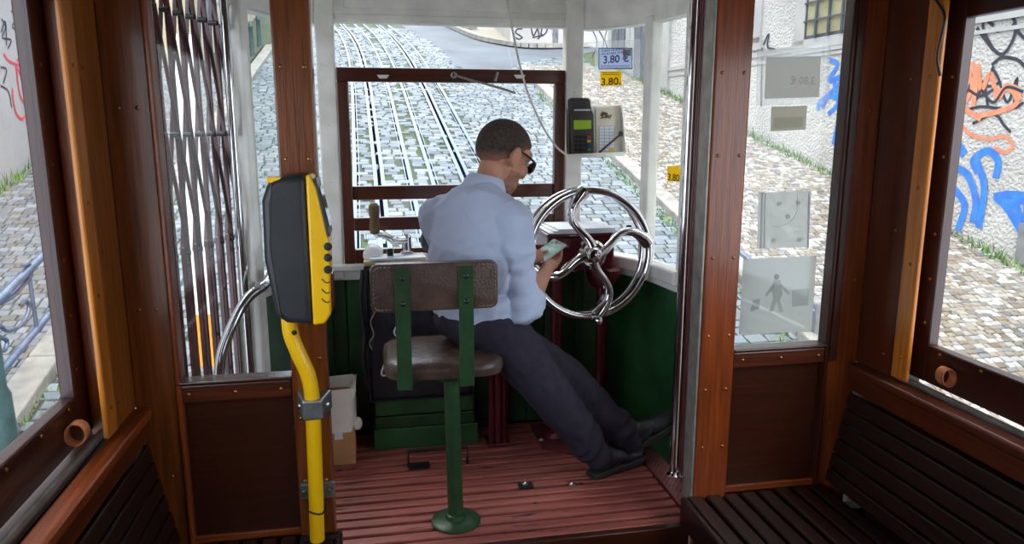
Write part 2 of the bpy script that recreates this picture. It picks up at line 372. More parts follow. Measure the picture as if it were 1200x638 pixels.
lf = struct('floor_lower', bx(XL - .1, XR + .1, -1.2, PY, ZP - .05, ZP), WD['darky'], 'dark wooden floor of the passenger compartment', cat='floor')
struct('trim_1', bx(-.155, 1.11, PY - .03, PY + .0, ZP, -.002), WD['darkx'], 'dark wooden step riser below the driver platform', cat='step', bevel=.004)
struct('rear_light_block', bx(XL - .12, XR + .12, -1.25, -1.2, ZP, ZC), WD['darkz'], 'unseen rear wall added to darken the passenger compartment', cat='car wall')  # unseen wall added to shut out light from the rear
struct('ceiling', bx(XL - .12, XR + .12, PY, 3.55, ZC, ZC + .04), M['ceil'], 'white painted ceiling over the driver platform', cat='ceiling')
struct('ceiling_rear', bx(XL - .12, XR + .12, -1.2, PY, ZC, ZC + .04), WD['darky'], 'unseen ceiling of the passenger compartment, dark wood to cut fill light', cat='ceiling')  # out of view; made dark to cut bounced light on the benches

# ---- partitions between passenger compartment and platform
def partition(name, label, x0, x1, post0, post1, cor0, cor1, s):
    """pane between x0..x1, door post post0..post1, corner post cor0..cor1"""
    r = sgroup(name, ((x0 + x1) / 2, PY, ZP), label, 'partition')
    build('door_post', bx(post0, post1, PY - .025, PY + .055, ZP, ZC), WD['brownz' if s < 0 else 'redz'], r, bevel=.006)
    build('corner_post', bx(cor0, cor1, PY - .012, PY + .05, ZP, ZC), WD['brownz' if s < 0 else 'redz'], r, bevel=.005)
    e = cor1 if s < 0 else cor0
    build('corner_bead', bx(min(e, e - s * .016), max(e, e - s * .016), PY - .026, PY + .03, ZP + .38, ZC), WD['redz' if s < 0 else 'darkz'], r, bevel=.005)
    build('rail', bx(min(x0, x1), max(x0, x1), PY - .018, PY + .04, .592, .652), WD['midx'], r, bevel=.006)
    build('rail_moulding', bx(min(x0, x1), max(x0, x1), PY - .026, PY + .04, .652, .664), WD['darkx'], r, bevel=.004)
    build('panel', bx(min(x0, x1), max(x0, x1), PY + .002, PY + .03, ZP, .592), WD['darkx'], r)
    build('header', bx(min(x0, x1), max(x0, x1), PY - .018, PY + .04, 1.98, ZC), WD['redx'], r)
    build('seat_rail', bx(min(x0, x1), max(x0, x1), PY - .012, PY + .002, .105, .13), WD['redx'], r, bevel=.004)
    pts = []
    for z in (.30, .52, .72, 1.0, 1.35, 1.62):
        for f in (.2, .8): pts.append((post0 + (post1 - post0) * f, PY - .026, z))
    for z in (.35, .9, 1.5):
        for f in (.3, .7): pts.append((cor0 + (cor1 - cor0) * f, PY - .013, z))
    for f in (.1, .5, .9): pts.append((x0 + (x1 - x0) * f, PY - .019, .622))
    screws('screw', pts, (0, -1, 0), r)
    return r
pl = partition('wall_partition_left', 'varnished wooden half partition on the left with glazed upper pane', -.62, -.272, -.272, -.16, XL, -.62, -1)
pr = partition('wall_partition_right', 'varnished wooden half partition on the right with glazed upper pane', 1.25, 1.625, 1.12, 1.25, 1.625, XR, 1)
build('post_face_strip', bx(1.625, 1.655, PY - .03, PY + .05, .6, ZC), WD['darkz'], pr, bevel=.004)
struct('trim_2', bx(1.110, 1.1195, PY - .022, PY + .05, -.02, ZC), M['zinc'], 'grey painted metal edge strip along the right door post', cat='trim', bevel=.003)
struct('trim_3', bx(-.632, -.612, PY + .04, PY + .07, .66, ZC), M['zinc'], 'grey metal edge strip beside the left glazed pane', cat='trim', bevel=.003)
for n_, x0, x1, lb in ((1, -.62, -.265, 'left partition glass pane in front of the lattice gate'), (2, 1.25, 1.625, 'right partition glass pane carrying stickers and signs')):
    wn = struct('window_%d' % n_, bx(x0, x1, PY + .012, PY + .017, .655, 1.98), M['glassd'], lb, cat='window')

# ---- side walls of the passenger compartment
def side(name, sg, label, wn):
    X = XL if sg < 0 else XR; out = sg                     # out: direction to the street
    def b(x0, x1, *a): lo, hi = sorted((X + out * x0, X + out * x1)); return bx(lo, hi, *a)
    r = sgroup(name, (X, 1, ZP), label, 'car wall')
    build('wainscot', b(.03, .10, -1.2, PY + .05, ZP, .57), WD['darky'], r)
    build('corner_board', b(.0, .06, 2.165, PY, .585, ZC), WD['amberz' if sg < 0 else 'midz'], r, bevel=.004)  # left board lighter: light from the right window painted into its wood
    build('jamb_strip', b(-.012, .004, 2.085, 2.16, .60, ZC), WD['orangez'], r, 'bright orange varnished jamb strip', bevel=.006)
    build('window_channel', b(.06, .14, 2.2, 2.36, .55, ZC), M['void'], r)
    build('jamb_strip', b(-.012, .004, .30, .38, .60, ZC), WD['orangez'], r, bevel=.006)
    build('pillar', b(.0, .12, .02, .30, .585, ZC), WD['brownz'], r, bevel=.004)
    build('cornice', b(-.02, .12, -1.2, PY, 1.97, ZC), WD['browny'], r)
    build('sill_rail', b(-.05, .01, .0, PY - .02, .555, .592), WD['midy' if sg > 0 else 'redy'], r, bevel=.012, seg=3)
    build('sill_board', b(-.03, .01, .0, PY - .02, .485, .556), WD['midy'], r, bevel=.003)
    build('sill_channel', b(.030, .040, .0, 2.2, .575, .60), M['zinc'], r, 'grey metal window channel')
    screws('screw', [(X - out * .0125, 2.12, z) for z in (.68, 1.0, 1.25, 1.6)] + [(X - out * .001, 2.22, z) for z in (.66, 1.1, 1.6)], (-out, 0, 0), r)
    if sg > 0:
        build('cable', MB().tube(smoothpts([(X - .02, 2.12, 1.83), (X - .02, 2.075, 1.77), (X - .022, 2.085, 1.66), (X - .018, 2.07, 1.6)]), .004), M['black'], r)
    # sash
    s = sgroup(wn, (X + out * .08, 1.2, .6), ('left' if sg < 0 else 'right') + ' side drop window in a dark red wooden sash', 'window')
    build('stile', b(.06, .10, 2.085, 2.19, .6, 1.97), WD['sashz'], s, bevel=.005)
    build('stile', b(.06, .10, .32, .43, .6, 1.97), WD['sashz'], s, bevel=.005)
    build('bottom_rail', b(.06, .10, .43, 2.085, .6, .728), WD['sashy'], s, bevel=.006)
    build('top_rail', b(.06, .10, .43, 2.085, 1.775, 1.97), WD['sashy'], s, bevel=.006)
    build('pane', b(.078, .083, .41, 2.1, .72, 1.79), M['glass'], s)
    a = V((X + out * .055, 2.0 if sg < 0 else 1.965, .66))
    ring = [a + V((-out * (.02 - .024 * math.cos(t)), .024 * math.sin(t) * .2, .026 * math.sin(t))) for t in [i * math.pi / 8 for i in range(16)]]
    mb = MB(); k = len(ring)
    for i in range(k):
        for q in ring[i], ring[i] + (ring[i] - a + V((out * .02, 0, 0))) * .14:
            mb.v += [q + V((0, -.016, 0)), q + V((0, .016, 0))]
    for i in range(k):
        A, B = 4 * i, 4 * ((i + 1) % k); mb.f += [(A, A + 1, B + 1, B), (A + 2, B + 2, B + 3, A + 3), (A, B, B + 2, A + 2), (A + 1, A + 3, B + 3, B + 1)]
    build('pull_strap', mb, M['strap'], s, 'looped tan leather pull strap', smooth='auto')
    screws('screw', [(X + out * .059, yy, .712) for yy in (.6, .9, 1.2, 1.5, 1.68, 1.86, 2.03)] + [(X + out * .059, 2.11, z) for z in (.8, .95, 1.1, 1.35, 1.6)], (-out, 0, 0), s)
    return r
wl = side('wall_left', -1, 'left side wall of varnished boards under the window', 'window_3')
wr = side('wall_right', 1, 'right side wall of varnished boards under the window', 'window_4')

# ---- benches
def bench(sg, label):
    X = XL if sg < 0 else XR
    r = thing('slatted_bench', (X - sg * .33, 1.2, ZP), label, 'bench', 'slatted benches along the car sides')
    xf = -.165 if sg < 0 else 1.10
    n = 8; w_ = (abs(X - xf) - .09) / n
    for i in range(n):
        x0 = xf + sg * (i * w_); x1 = x0 + sg * (w_ - .014)
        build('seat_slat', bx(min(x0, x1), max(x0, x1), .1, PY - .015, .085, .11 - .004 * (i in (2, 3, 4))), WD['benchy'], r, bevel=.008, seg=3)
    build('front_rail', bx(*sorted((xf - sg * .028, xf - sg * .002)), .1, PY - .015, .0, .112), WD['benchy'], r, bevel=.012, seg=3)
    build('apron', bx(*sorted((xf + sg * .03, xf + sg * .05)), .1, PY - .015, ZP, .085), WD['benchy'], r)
    for i in range(6):
        z0 = .13 + i * .058; t = 1 - i / 6
        xa = X - sg * (.03 + .07 * t); xb = X - sg * (.03 + .07 * (t - .17))
        mb = MB().prism([(xa, .1, z0), (xa + sg * .022, .1, z0), (xb + sg * .022, .1, z0 + .05), (xb - sg * .004, .1, z0 + .05)], (0, PY - .125, 0))
        build('backrest_slat', mb, WD['benchy'], r, bevel=.005)
    for yy in (.3, 1.3, 2.2): build('seat_bearer', bx(*sorted((xf + sg * .02, X - sg * .02)), yy, yy + .05, .04, .085), WD['benchx'], r)
    return r
bench(-1, 'dark slatted wooden bench on the left under the side window')
bench(1, 'dark slatted wooden bench on the right, its rounded front edge by the door post')

# ---- front end of the platform
YF = 3.42
wf = sgroup('wall_front', (.38, YF, 0), 'white and green painted front end wall of the car', 'car wall')
RC = [(.975, YF), (1.085, 3.31), (1.19, 3.10), (1.235, 2.80)]
LC = [(-.215, YF), (-.35, 3.25), (-.46, 3.0), (-.50, 2.92)]
def curve2(P, n=6): return [(p.x, p.y) for p in smoothpts([(a, b, 0) for a, b in P], n)]
def curved_band(P, z0, z1, th, inset=0):
    """vertical band following plan polyline P, thickness th towards outside"""
    P = curve2(P); mb = MB(); k = len(P); cx, cy = .38, 2.6; nrm = []
    for i in range(k):
        a, b = P[max(i - 1, 0)], P[min(i + 1, k - 1)]; t = V((b[0] - a[0], b[1] - a[1], 0)).normalized(); n = V((t.y, -t.x, 0))
        if n.dot(V((P[i][0] - cx, P[i][1] - cy, 0))) < 0: n = -n
        nrm.append(n)
    for i, (x, yy) in enumerate(P):
        q0 = V((x, yy, 0)) - nrm[i] * inset; q1 = V((x, yy, 0)) + nrm[i] * th
        mb.v += [V((q0.x, q0.y, z0)), V((q0.x, q0.y, z1)), V((q1.x, q1.y, z1)), V((q1.x, q1.y, z0))]
    for i in range(k - 1):
        A, B = 4 * i, 4 * (i + 1)
        for j in range(4): mb.f.append((A + j, A + (j + 1) % 4, B + (j + 1) % 4, B + j))
    mb.f += [(0, 3, 2, 1), (4 * k - 4, 4 * k - 3, 4 * k - 2, 4 * k - 1)]
    return mb
build('header', bx(-.215, .975, YF, YF + .05, 1.885, ZC), M['white'], wf, bevel=.004)
build('header_moulding', bx(-.13, .89, YF - .014, YF, 1.895, 1.92), M['white'], wf, bevel=.004)
build('header_panel', bx(-.09, .69, YF - .01, YF, 1.945, 2.28), M['white'], wf, bevel=.006)
build('header_panel', bx(.72, .96, YF - .01, YF, 1.945, 2.28), M['white'], wf, bevel=.006)
build('post', bx(-.215, -.135, YF - .03, YF + .05, .76, ZC), M['white'], wf, bevel=.008)
build('post', bx(.893, .975, YF - .03, YF + .05, .76, ZC), M['white'], wf, bevel=.008)
build('sill', bx(-.215, .975, YF - .05, YF + .05, .80, .832), M['white'], wf, bevel=.008)
build('sill_apron', bx(-.215, .975, YF - .02, YF + .05, .755, .80), M['white'], wf, bevel=.004)
x = -.215
while x < .97:
    x1 = min(x + .085, .975); build('board', bx(x, x1 - .003, YF + .0, YF + .03, 0, .756), M['green'], wf, bevel=.005); x += .085
build('corner_strip', bx(.955, 1.0, YF - .022, YF + .03, 0, .775), M['green'], wf, bevel=.005)
build('corner_strip', bx(-.24, -.195, YF - .022, YF + .03, 0, .775), M['green'], wf, bevel=.005)
build('outer_skin', bx(-.215, .975, YF + .03, YF + .05, -.5, .8), M['green'], wf)
for P, s in ((RC, 'r'), (LC, 'l')):
    build('curved_panel', curved_band(P, -.02, .77, .025), M['green'], wf, 'dark green curved corner panel', smooth='auto')
    build('curved_sill', curved_band(P, .77, .80, .05, .012), M['white'], wf, smooth='auto', bevel=.004)
    build('curved_sill', curved_band(P, .80, .86, .05, .035), M['white'], wf, smooth='auto', bevel=.008)
    build('curved_header', curved_band(P, 1.875, ZC, .05, .012), M['white'], wf, smooth='auto', bevel=.004)
def plan_post(x, yy, wd, dp, ang, z0, z1):
    u = V((math.cos(ang), math.sin(ang), 0)); v = V((-math.sin(ang), math.cos(ang), 0))
    return MB().obox((x, yy, (z0 + z1) / 2), u, v, (0, 0, 1), wd, dp, z1 - z0)
build('post', plan_post(1.195, 3.10, .05, .06, math.radians(-70), .86, 1.9), M['white'], wf, bevel=.008)
build('post', plan_post(1.245, 2.80, .05, .05, math.radians(-82), .86, 1.9), M['white'], wf, bevel=.008)
build('post', plan_post(-.465, 2.97, .06, .07, math.radians(70), -.0, 1.9), M['white'], wf, bevel=.008)
screws('screw', [(-.175, YF - .031, z) for z in (.95, 1.2, 1.45, 1.7)] + [(.935, YF - .031, z) for z in (.95, 1.05, 1.4, 1.6, 1.75)], (0, -1, 0), wf, .004, M['white'])
def pane_plan(a, b, z0, z1):
    a, b = V((*a, 0)), V((*b, 0)); c = (a + b) / 2 + V((0, 0, (z0 + z1) / 2)); d = b - a
    return MB().obox(c, d, V((-d.y, d.x, 0)), (0, 0, 1), d.length, .004, z1 - z0)
struct('window_5', bx(-.135, .893, YF + .02, YF + .024, 1.65, 1.89), M['glass'], 'upper strip of glass in the front end window', cat='window')
struct('window_6', pane_plan((.985, 3.425), (1.195, 3.115), .86, 1.88), M['glass'], 'right corner pane behind the card terminal with price stickers', cat='window')
struct('window_7', pane_plan((1.205, 3.08), (1.25, 2.82), .86, 1.88), M['glass'], 'narrow pane beside the chrome stanchion', cat='window')
struct('window_8', pane_plan((-.22, 3.425), (-.455, 3.0), .86, 1.88), M['glassd'], 'left corner pane behind the varnished door post', cat='window')
fs = sgroup('window_9', (.38, YF, .84), 'lowered front sash of dark varnished wood with two crossbars', 'window')
def fz(py): return onY(530, py, YF - .02).z
for nm, a in (('top_rail', (-.133, .89, YF - .03, YF + .012, fz(97), fz(80.5))), ('stile', (-.133, -.083, YF - .03, YF + .012, .832, fz(97))),
              ('stile', (.842, .89, YF - .03, YF + .012, .832, fz(97))), ('crossbar', (-.083, .842, YF - .012, YF + .02, fz(233), fz(217))),
              ('crossbar', (-.083, .842, YF - .026, YF + .012, fz(268), fz(253))), ('bottom_rail', (-.083, .842, YF - .03, YF + .012, .832, fz(289)))):
    build(nm, bx(*a), WD['midz' if nm == 'stile' else 'midx'], fs, bevel=.005)
build('pane', bx(-.09, .85, YF - .006, YF - .002, .85, fz(90)), M['glass'], fs)
for px in (449, 609):
    p = onY(px, 90, YF - .03); build('finger_pull', MB().prism([p + V((-.027, 0, .008)), p + V((.027, 0, .008)), p + V((.016, 0, -.008)), p + V((-.016, 0, -.008))], (0, -.008, 0)), M['white'], fs, bevel=.002)
p = onY(582, 90, YF - .03); build('catch', MB().bar(p + V((.004, -.004, .02)), p + V((-.008, -.004, -.02)), .012, .008, (0, 1, 0)), M['steel'], fs, bevel=.002)

# ---- chrome stanchions and grab bar
def stanchion(x, yy, r, label):
    o = thing('stanchion', (x, yy, 0), label, 'pole'); build('tube', MB().tube([(x, yy, 0), (x, yy, 1.2), (x, yy, ZC)], r, 16), M['chrome'], o, smooth='auto')
    build('foot_flange', MB().lathe((x, yy, 0), [(r + .014, 0), (r + .014, .006), (r + .003, .014), (r, .02)], 20), M['chrome'], o, smooth='auto')
    build('top_flange', MB().lathe((x, yy, ZC), [(r + .014, 0), (r + .014, -.006), (r + .003, -.014), (r, -.02)], 20), M['chrome'], o, smooth='auto'); return o
stanchion(1.205, 2.725, .016, 'vertical chrome pole at the right platform doorway')
stanchion(-.485, 2.87, .016, 'vertical chrome pole beside the lattice gate')
gb = build('grab_bar', MB().tube(smoothpts([(-.56, 2.58, .0), (-.545, 2.60, .45), onY(258, 425, 2.62), onY(272, 382, 2.66), onY(290, 350, 2.72), onY(312, 332, 2.80), (-.39, 2.98, .90)], 10), .018, 14), M['chrome'], None, 'curved chrome grab bar behind the left pane', 'grab bar', smooth='auto')

# ---- lattice gates
def gate(A, B, n, label, folded=False):
    A, B = V((*A, 0)), V((*B, 0)); d = (B - A).normalized(); nn = V((-d.y, d.x, 0)); L = (B - A).length
    o = thing('lattice_gate', (A + B) / 2, label, 'gate', 'folding lattice gates')
    zt = 2.02
    for i in range(n):
        c = A + d * (L * i / (n - 1))
        if folded:
            build('bar', MB().obox(c + V((0, 0, zt / 2)), d, nn, (0, 0, 1), .014, .03, zt - .03), M['gate'], o, bevel=.002)
        else:
            for s in (-1, 1):
                q = c + d * .013 * s; zz = 1.06 if s > 0 else zt - .03; build('bar', MB().obox(q + V((0, 0, zz / 2)), d, nn, (0, 0, 1), .009, .016, zz), M['gate'], o, bevel=.0015)
            for z in (.12, .42, .72, 1.0) if i % 2 else (.27, .57, .87):
                build('rung', MB().obox(c + V((0, 0, z)), d, nn, (0, 0, 1), .026, .010, .012), M['gate'], o)
    if not folded:
        p = L / (n - 1)
        for i in range(n - 1):
            for s in (-1, 1):
                for z0, z1 in ((1.04, 1.42), (1.42, 1.80), (1.80, 2.0)):
                    a = A + d * p * (i if s > 0 else i + 1) + nn * .012 * s; b = A + d * p * (i + 1 if s > 0 else i) + nn * .012 * s
                    if z1 == 2.0: b = a.lerp(b, .5)
                    build('strap', MB().bar(a + V((0, 0, z0)), b + V((0, 0, z1)), .012, .004, d), M['gate'], o)
        for i in range(n):
            for z in (1.04, 1.42, 1.80):
                c = A + d * p * i + V((0, 0, z)); build('pivot', MB().lathe(c, [(.009, -.015), (.009, .015)], 10, nn), M['black'], o, smooth='auto')
    build('bottom_rail', MB().obox((A + B) / 2 + V((0, 0, .012)), d, nn, (0, 0, 1), L + .03, .03, .02), M['gate'], o)
    build('top_track', MB().obox((A + B) / 2 + V((0, 0, zt + .0)), d, nn, (0, 0, 1), L + .03, .03, .03), M['gate'], o)
    return o
gate((-.50, 2.93), (-.625, 2.47), 7, 'dark red lattice gate drawn shut across the left platform doorway')
gate((1.264, 2.80), (1.178, 2.46), 9, 'dark red folding gate pushed together beside the right door post', True)

# ================================================================== OUTSIDE
RWN = V((1, .066, 0)).normalized(); RWD = 8.38 / math.hypot(1, .066)      # right facade plane: X + .066 Y = 8.38
def onRW(x, y, off=0): r = ray(x, y); return CAMP + r * ((RWD - off - CAMP.dot(RWN)) / r.dot(RWN))
def rwx(Y): return 8.38 - .066 * Y
XKR, XKL, XLW = 4.28, -2.82, -4.95
st = sgroup('street_ground', (.7, 10, gz(10)), 'steep cobbled street climbing ahead of the car', 'street')
def sloped(x0, x1, y0, y1, dz, th=.2): return MB().add([(x0, y0, gz(y0) + dz - th), (x1, y0, gz(y0) + dz - th), (x1, y1, gz(y1) + dz - th), (x0, y1, gz(y1) + dz - th), (x0, y0, gz(y0) + dz), (x1, y0, gz(y0) + dz), (x1, y1, gz(y1) + dz), (x0, y1, gz(y1) + dz)],
                     [(0, 3, 2, 1), (4, 5, 6, 7), (0, 1, 5, 4), (1, 2, 6, 5), (2, 3, 7, 6), (3, 0, 4, 7)])
build('bed', sloped(-30, 40, -6, 60, -.012), M['mortar'], st)
pvr = sgroup('pavement_right', (6, 10, gz(10)), 'pale limestone cobbled pavement along the graffiti wall', 'pavement')
pvl = sgroup('pavement_left', (-3.9, 9, gz(9)), 'cobbled pavement along the left wall, bluish shade painted into its stones', 'pavement')
build('bed', sloped(XKR + .2, 8.6, -4, 21.3, .10), M['mortar'], pvr)
build('bed', sloped(-5.2, XKL - .2, -4, 24, .10), M['mortar'], pvl)
OPEN = [(0, 150, 92, 560), (165, 0, 372, 442), (395, 28, 662, 292), (683, 28, 800, 300), (855, 0, 1000, 410), (1095, 0, 1200, 470)]
def cobble_field(parent, x0, x1, y0, y1, dz, sx, sy, m, name, gap=.012, skip=None, jit=.25, mask=None, top=.016):
    cells = []; yy = y0
    while yy < y1:
        h = sy * random.uniform(.85, 1.15); xx = x0 + random.uniform(-sx, 0)
        while xx < x1:
            wd = sx * random.uniform(.7, 1.35); c = (xx + wd / 2, yy + h / 2); P = proj(V((c[0], c[1], gz(c[1]) + dz)))
            if P and -300 < P[0] < 1500 and -150 < P[1] < 760 and not (skip and skip(*c)):
                j = lambda s: random.uniform(-jit, jit) * s * .5
                g = gap / 2
                q = [(xx + g + j(wd * .4), yy + g + j(h * .5)), (xx + wd - g + j(wd * .4), yy + g + j(h * .5)), (xx + wd - g + j(wd * .4), yy + h - g + j(h * .5)), (xx + g + j(wd * .4), yy + h - g + j(h * .5))]
                vis = any(a <= P[0] <= c_ and b <= P[1] <= d for a, b, c_, d in OPEN)
                cells.append(((wd * h / P[2] ** 2) * (1 if vis else 0), q, random.uniform(-.004, .006)))
            xx += wd
        yy += h
    cells.sort(key=lambda t: -t[0])
    def geo(mb, q, e):
        cx = sum(a for a, b in q) / 4; cy = sum(b for a, b in q) / 4
        lo = [(a, b, gz(b) + dz - .03) for a, b in q]; mid = [(a, b, gz(b) + dz + e + top * .5) for a, b in q]
        hi = [(a + (cx - a) * .16, b + (cy - b) * .16, gz(b) + dz + e + top) for a, b in q]
        f = [(8, 9, 10, 11)]
        for k in range(4): f += [(k, (k + 1) % 4, 4 + (k + 1) % 4, 4 + k), (4 + k, 4 + (k + 1) % 4, 8 + (k + 1) % 4, 8 + k)]
        mb.add(lo + mid + hi, f)
    def raw(nm, mb, **k):
        me = bpy.data.meshes.new(nm); c = mb.v[0].copy() if k.get('own') else V((0, 0, 0))
        me.from_pydata([tuple(p - c) for p in mb.v], [], mb.f); me.materials.append(m)
        o = bpy.data.objects.new(nm, me); o.location = c; finish(o, parent, kind=k.get('kind'))
    nown = 290
    for a, q, e in cells[:nown]:
        mb = MB(); geo(mb, q, e); raw(name, mb, own=True)
    mb = MB()
    for a, q, e in cells[nown:]: geo(mb, q, e)
    raw(name + '_field', mb, kind='stuff')
    return len(cells)
TX = [-.25, .12, .60, .93, 1.46, 1.85]
TY = [(0, .08), (12, 0), (15, -.05), (18, -.1), (21.3, -.2), (23, -.28), (25, -.41), (27.3, -.63), (30, -1.02), (33, -1.6), (37, -2.7)]
def tdx(Y):
    for (a, b), (c, d) in zip(TY, TY[1:]):
        if Y <= c: return b + (d - b) * (Y - a) / (c - a)
    return TY[-1][1]
AS = [onG(*p) for p in ((466, 28), (487, 40), (505, 50), (520, 62), (528, 74), (545, 82), (600, 82), (612, 74), (640, 70), (690, 62), (760, 52), (760, 40), (690, 55), (655, 57), (620, 57), (590, 53), (560, 46), (530, 33), (515, 26), (500, 22), (470, 22))]
def inpoly(x, y, P=[(p.x, p.y) for p in AS]):
    r = False
    for i in range(len(P)):
        (a, b), (c, d) = P[i], P[i - 1]
        if (b > y) != (d > y) and x < (c - a) * (y - b) / (d - b) + a: r = not r
    return r
def skip_street(x, y):
    if any(abs(x - (t + tdx(y))) < (.095 if i in (1, 4) else .075) for i, t in enumerate(TX)): return True
    if x < XKL + .1 or x > XKR - .05 and y < 21: return True
    return inpoly(x, y)
cobble_field(st, -2.9, 6.4, 3.2, 29, 0, .21, .135, M['sett'], 'sett', gap=.026, skip=skip_street)
cobble_field(pvr, XKR + .16, 8.2, 3.0, 21.2, .10, .092, .083, M['calc'], 'cobble', jit=.42, skip=lambda x, y: x > rwx(y) - .02)
cobble_field(pvl, XLW, XKL - .16, 3.0, 20, .10, .12, .11, M['calc_shade'], 'cobble', gap=.016)
build('asphalt_patch', MB().add([p + V((0, 0, .004)) for p in AS], [tuple(range(len(AS)))]), M['asphalt'], st)
# pavement on the far corner beyond the side street
far = [onG(*p) for p in ((515, 26), (530, 33), (560, 46), (590, 53), (620, 57), (655, 57), (690, 55), (760, 40), (760, 10), (600, 0), (515, 10))]
build('far_pavement', MB().prism([p + V((0, 0, .02)) for p in far], (0, 0, .10)), M['calc'], st)
kp = smoothpts(far[:8], 4)
for a, b in zip(kp, kp[1:]):
    if (b - a).length > .05: build('kerb_stone', MB().bar(a + V((0, 0, .09)), b + V((0, 0, .09)), .3, .14), M['kerb'], st)
# kerbs
def kerb(X, y0, y1, parent, wd=.26):
    y = y0
    while y < y1:
        l = random.uniform(.8, 1.2); b = min(y + l, y1)
        build('kerb_stone', MB().add([(X - wd / 2, y + .012, gz(y) - .2), (X + wd / 2, y + .012, gz(y) - .2), (X + wd / 2, b, gz(b) - .2), (X - wd / 2, b, gz(b) - .2), (X - wd / 2, y + .012, gz(y) + .125), (X + wd / 2, y + .012, gz(y) + .125), (X + wd / 2, b, gz(b) + .125), (X - wd / 2, b, gz(b) + .125)],
              [(0, 3, 2, 1), (4, 5, 6, 7), (0, 1, 5, 4), (1, 2, 6, 5), (2, 3, 7, 6), (3, 0, 4, 7)]), M['kerb'], parent, bevel=.02); y = b
kerb(XKR, 3, 21.2, pvr); kerb(XKL, 2.5, 24, pvl)
# tracks
for i, nm, lb in ((0, 'tram_track', 'shiny grooved track the car stands on, leading straight up'), (3, 'tram_track', 'second grooved track right of the one the car stands on')):
    tr = thing(nm, (TX[i + 1], 12, gz(12)), lb, 'track', 'tracks in the street')
    ys = [5 + k * .8 for k in range(41)]
    def strip(x, w0, w1, z0, z1):
        mb = MB()
        for yy in ys:
            c = x + tdx(yy); mb.v += [V((c + w0, yy, gz(yy) + z0)), V((c + w1, yy, gz(yy) + z0)), V((c + w1, yy, gz(yy) + z1)), V((c + w0, yy, gz(yy) + z1))]
        for k in range(len(ys) - 1):
            A, B = 4 * k, 4 * k + 4
            for j in range(4): mb.f.append((A + j, A + (j + 1) % 4, B + (j + 1) % 4, B + j))
        return mb
    for j in (0, 2):
        x = TX[i + j]; s = 1 if j == 0 else -1
        build('rail', strip(x, -.032, .032, -.05, .026), M['rail'], tr)
        build('groove', strip(x + s * .046, -.013, .013, -.05, .002), M['slot'], tr)
        build('guard_rail', strip(x + s * .068, -.008, .008, -.05, .022), M['rail'], tr)
    x = TX[i + 1]
    build('cable_slot', strip(x, -.026, .026, -.05, .004), M['slot'], tr)
    for s in (-1, 1): build('slot_rail', strip(x + s * .056, -.030, .030, -.05, .024), M['rail'], tr)
    yy = 6.5
    while yy < 16:
        mb = MB()
        for s in (-1, 1):
            for k in range(5):
                c = V((x + tdx(yy) + s * (.12 + .03 * k), yy, gz(yy) + .022)); mb.obox(c, (1, 0, 0), (0, 1, GS), (0, 0, 1), .015, .16, .012)
        build('tie_grating', mb, M['rail'], tr); yy += 1.45
# grass at the foot of the walls
def grass(name, pts, label, hgt=.16, dens=60, spread=.12):
    mb = MB()
    for a, b in zip(pts, pts[1:]):
        L = (b - a).length
        for _ in range(int(L * dens)):
            p = a.lerp(b, random.random()) + V((random.uniform(-spread, spread * .3), random.uniform(-.1, .1), 0)); h = hgt * random.uniform(.25, 1); an = random.uniform(0, 6.3)
            d = V((math.cos(an), math.sin(an), 0)); e = d.cross(V((0, 0, 1))) * .012
            mb.add([p - e, p + e, p + d * h * .5 + V((0, 0, h))], [(0, 1, 2)])
    return build(name, mb, M['grass'], None, label, 'grass', kind='stuff')
grass('wall_grass', [V((rwx(Y) - .02, Y, gz(Y) + .1)) for Y in range(4, 22)], 'tufts of grass growing along the foot of the right graffiti wall', .18, 110, .2)
grass('wall_grass', [V((XLW + .1, Y, gz(Y) + .1)) for Y in range(8, 19)], 'tufts of grass growing along the foot of the left wall', .2, 110, .22)
grass('kerb_grass', [V((XKL + .3, Y, gz(Y) + .01)) for Y in range(4, 9)], 'weeds sprouting beside the left kerb', .08, 120, .25)
grass('kerb_grass', [V((XKR - .22, Y, gz(Y) + .01)) for Y in range(5, 19)], 'weeds sprouting beside the right kerb', .09, 90, .12)

# ---- right facade
rb = thing('graffiti_house', (8.2, 10, gz(10)), 'white roughcast house with graffiti along the right pavement', 'building')
def rw_box(Y0, Y1, z0, z1, o0, o1):
    """box on the right facade; o0..o1 metres proud of the wall"""
    a, b = V((rwx(Y0), Y0, 0)), V((rwx(Y1), Y1, 0)); n = -RWN; mb = MB()
    P = [a + n * o0, b + n * o0, b + n * o1, a + n * o1]
    return mb.add([p + V((0, 0, z0)) for p in P] + [p + V((0, 0, z1)) for p in P], [(0, 3, 2, 1), (4, 5, 6, 7), (0, 1, 5, 4), (1, 2, 6, 5), (2, 3, 7, 6), (3, 0, 4, 7)])
build('wall', rw_box(-2, 21.5, -3.4, 11, -.6, 0), M['stucco'], rb)
zl = onRW(935, 56).z
build('ledge', rw_box(3, 18.2, zl - .06, zl + .03, 0, .035), M['stone'], rb)
build('string_course', rw_box(-2, 18.2, zl - .2, zl - .15, 0, .02), M['stone'], rb)
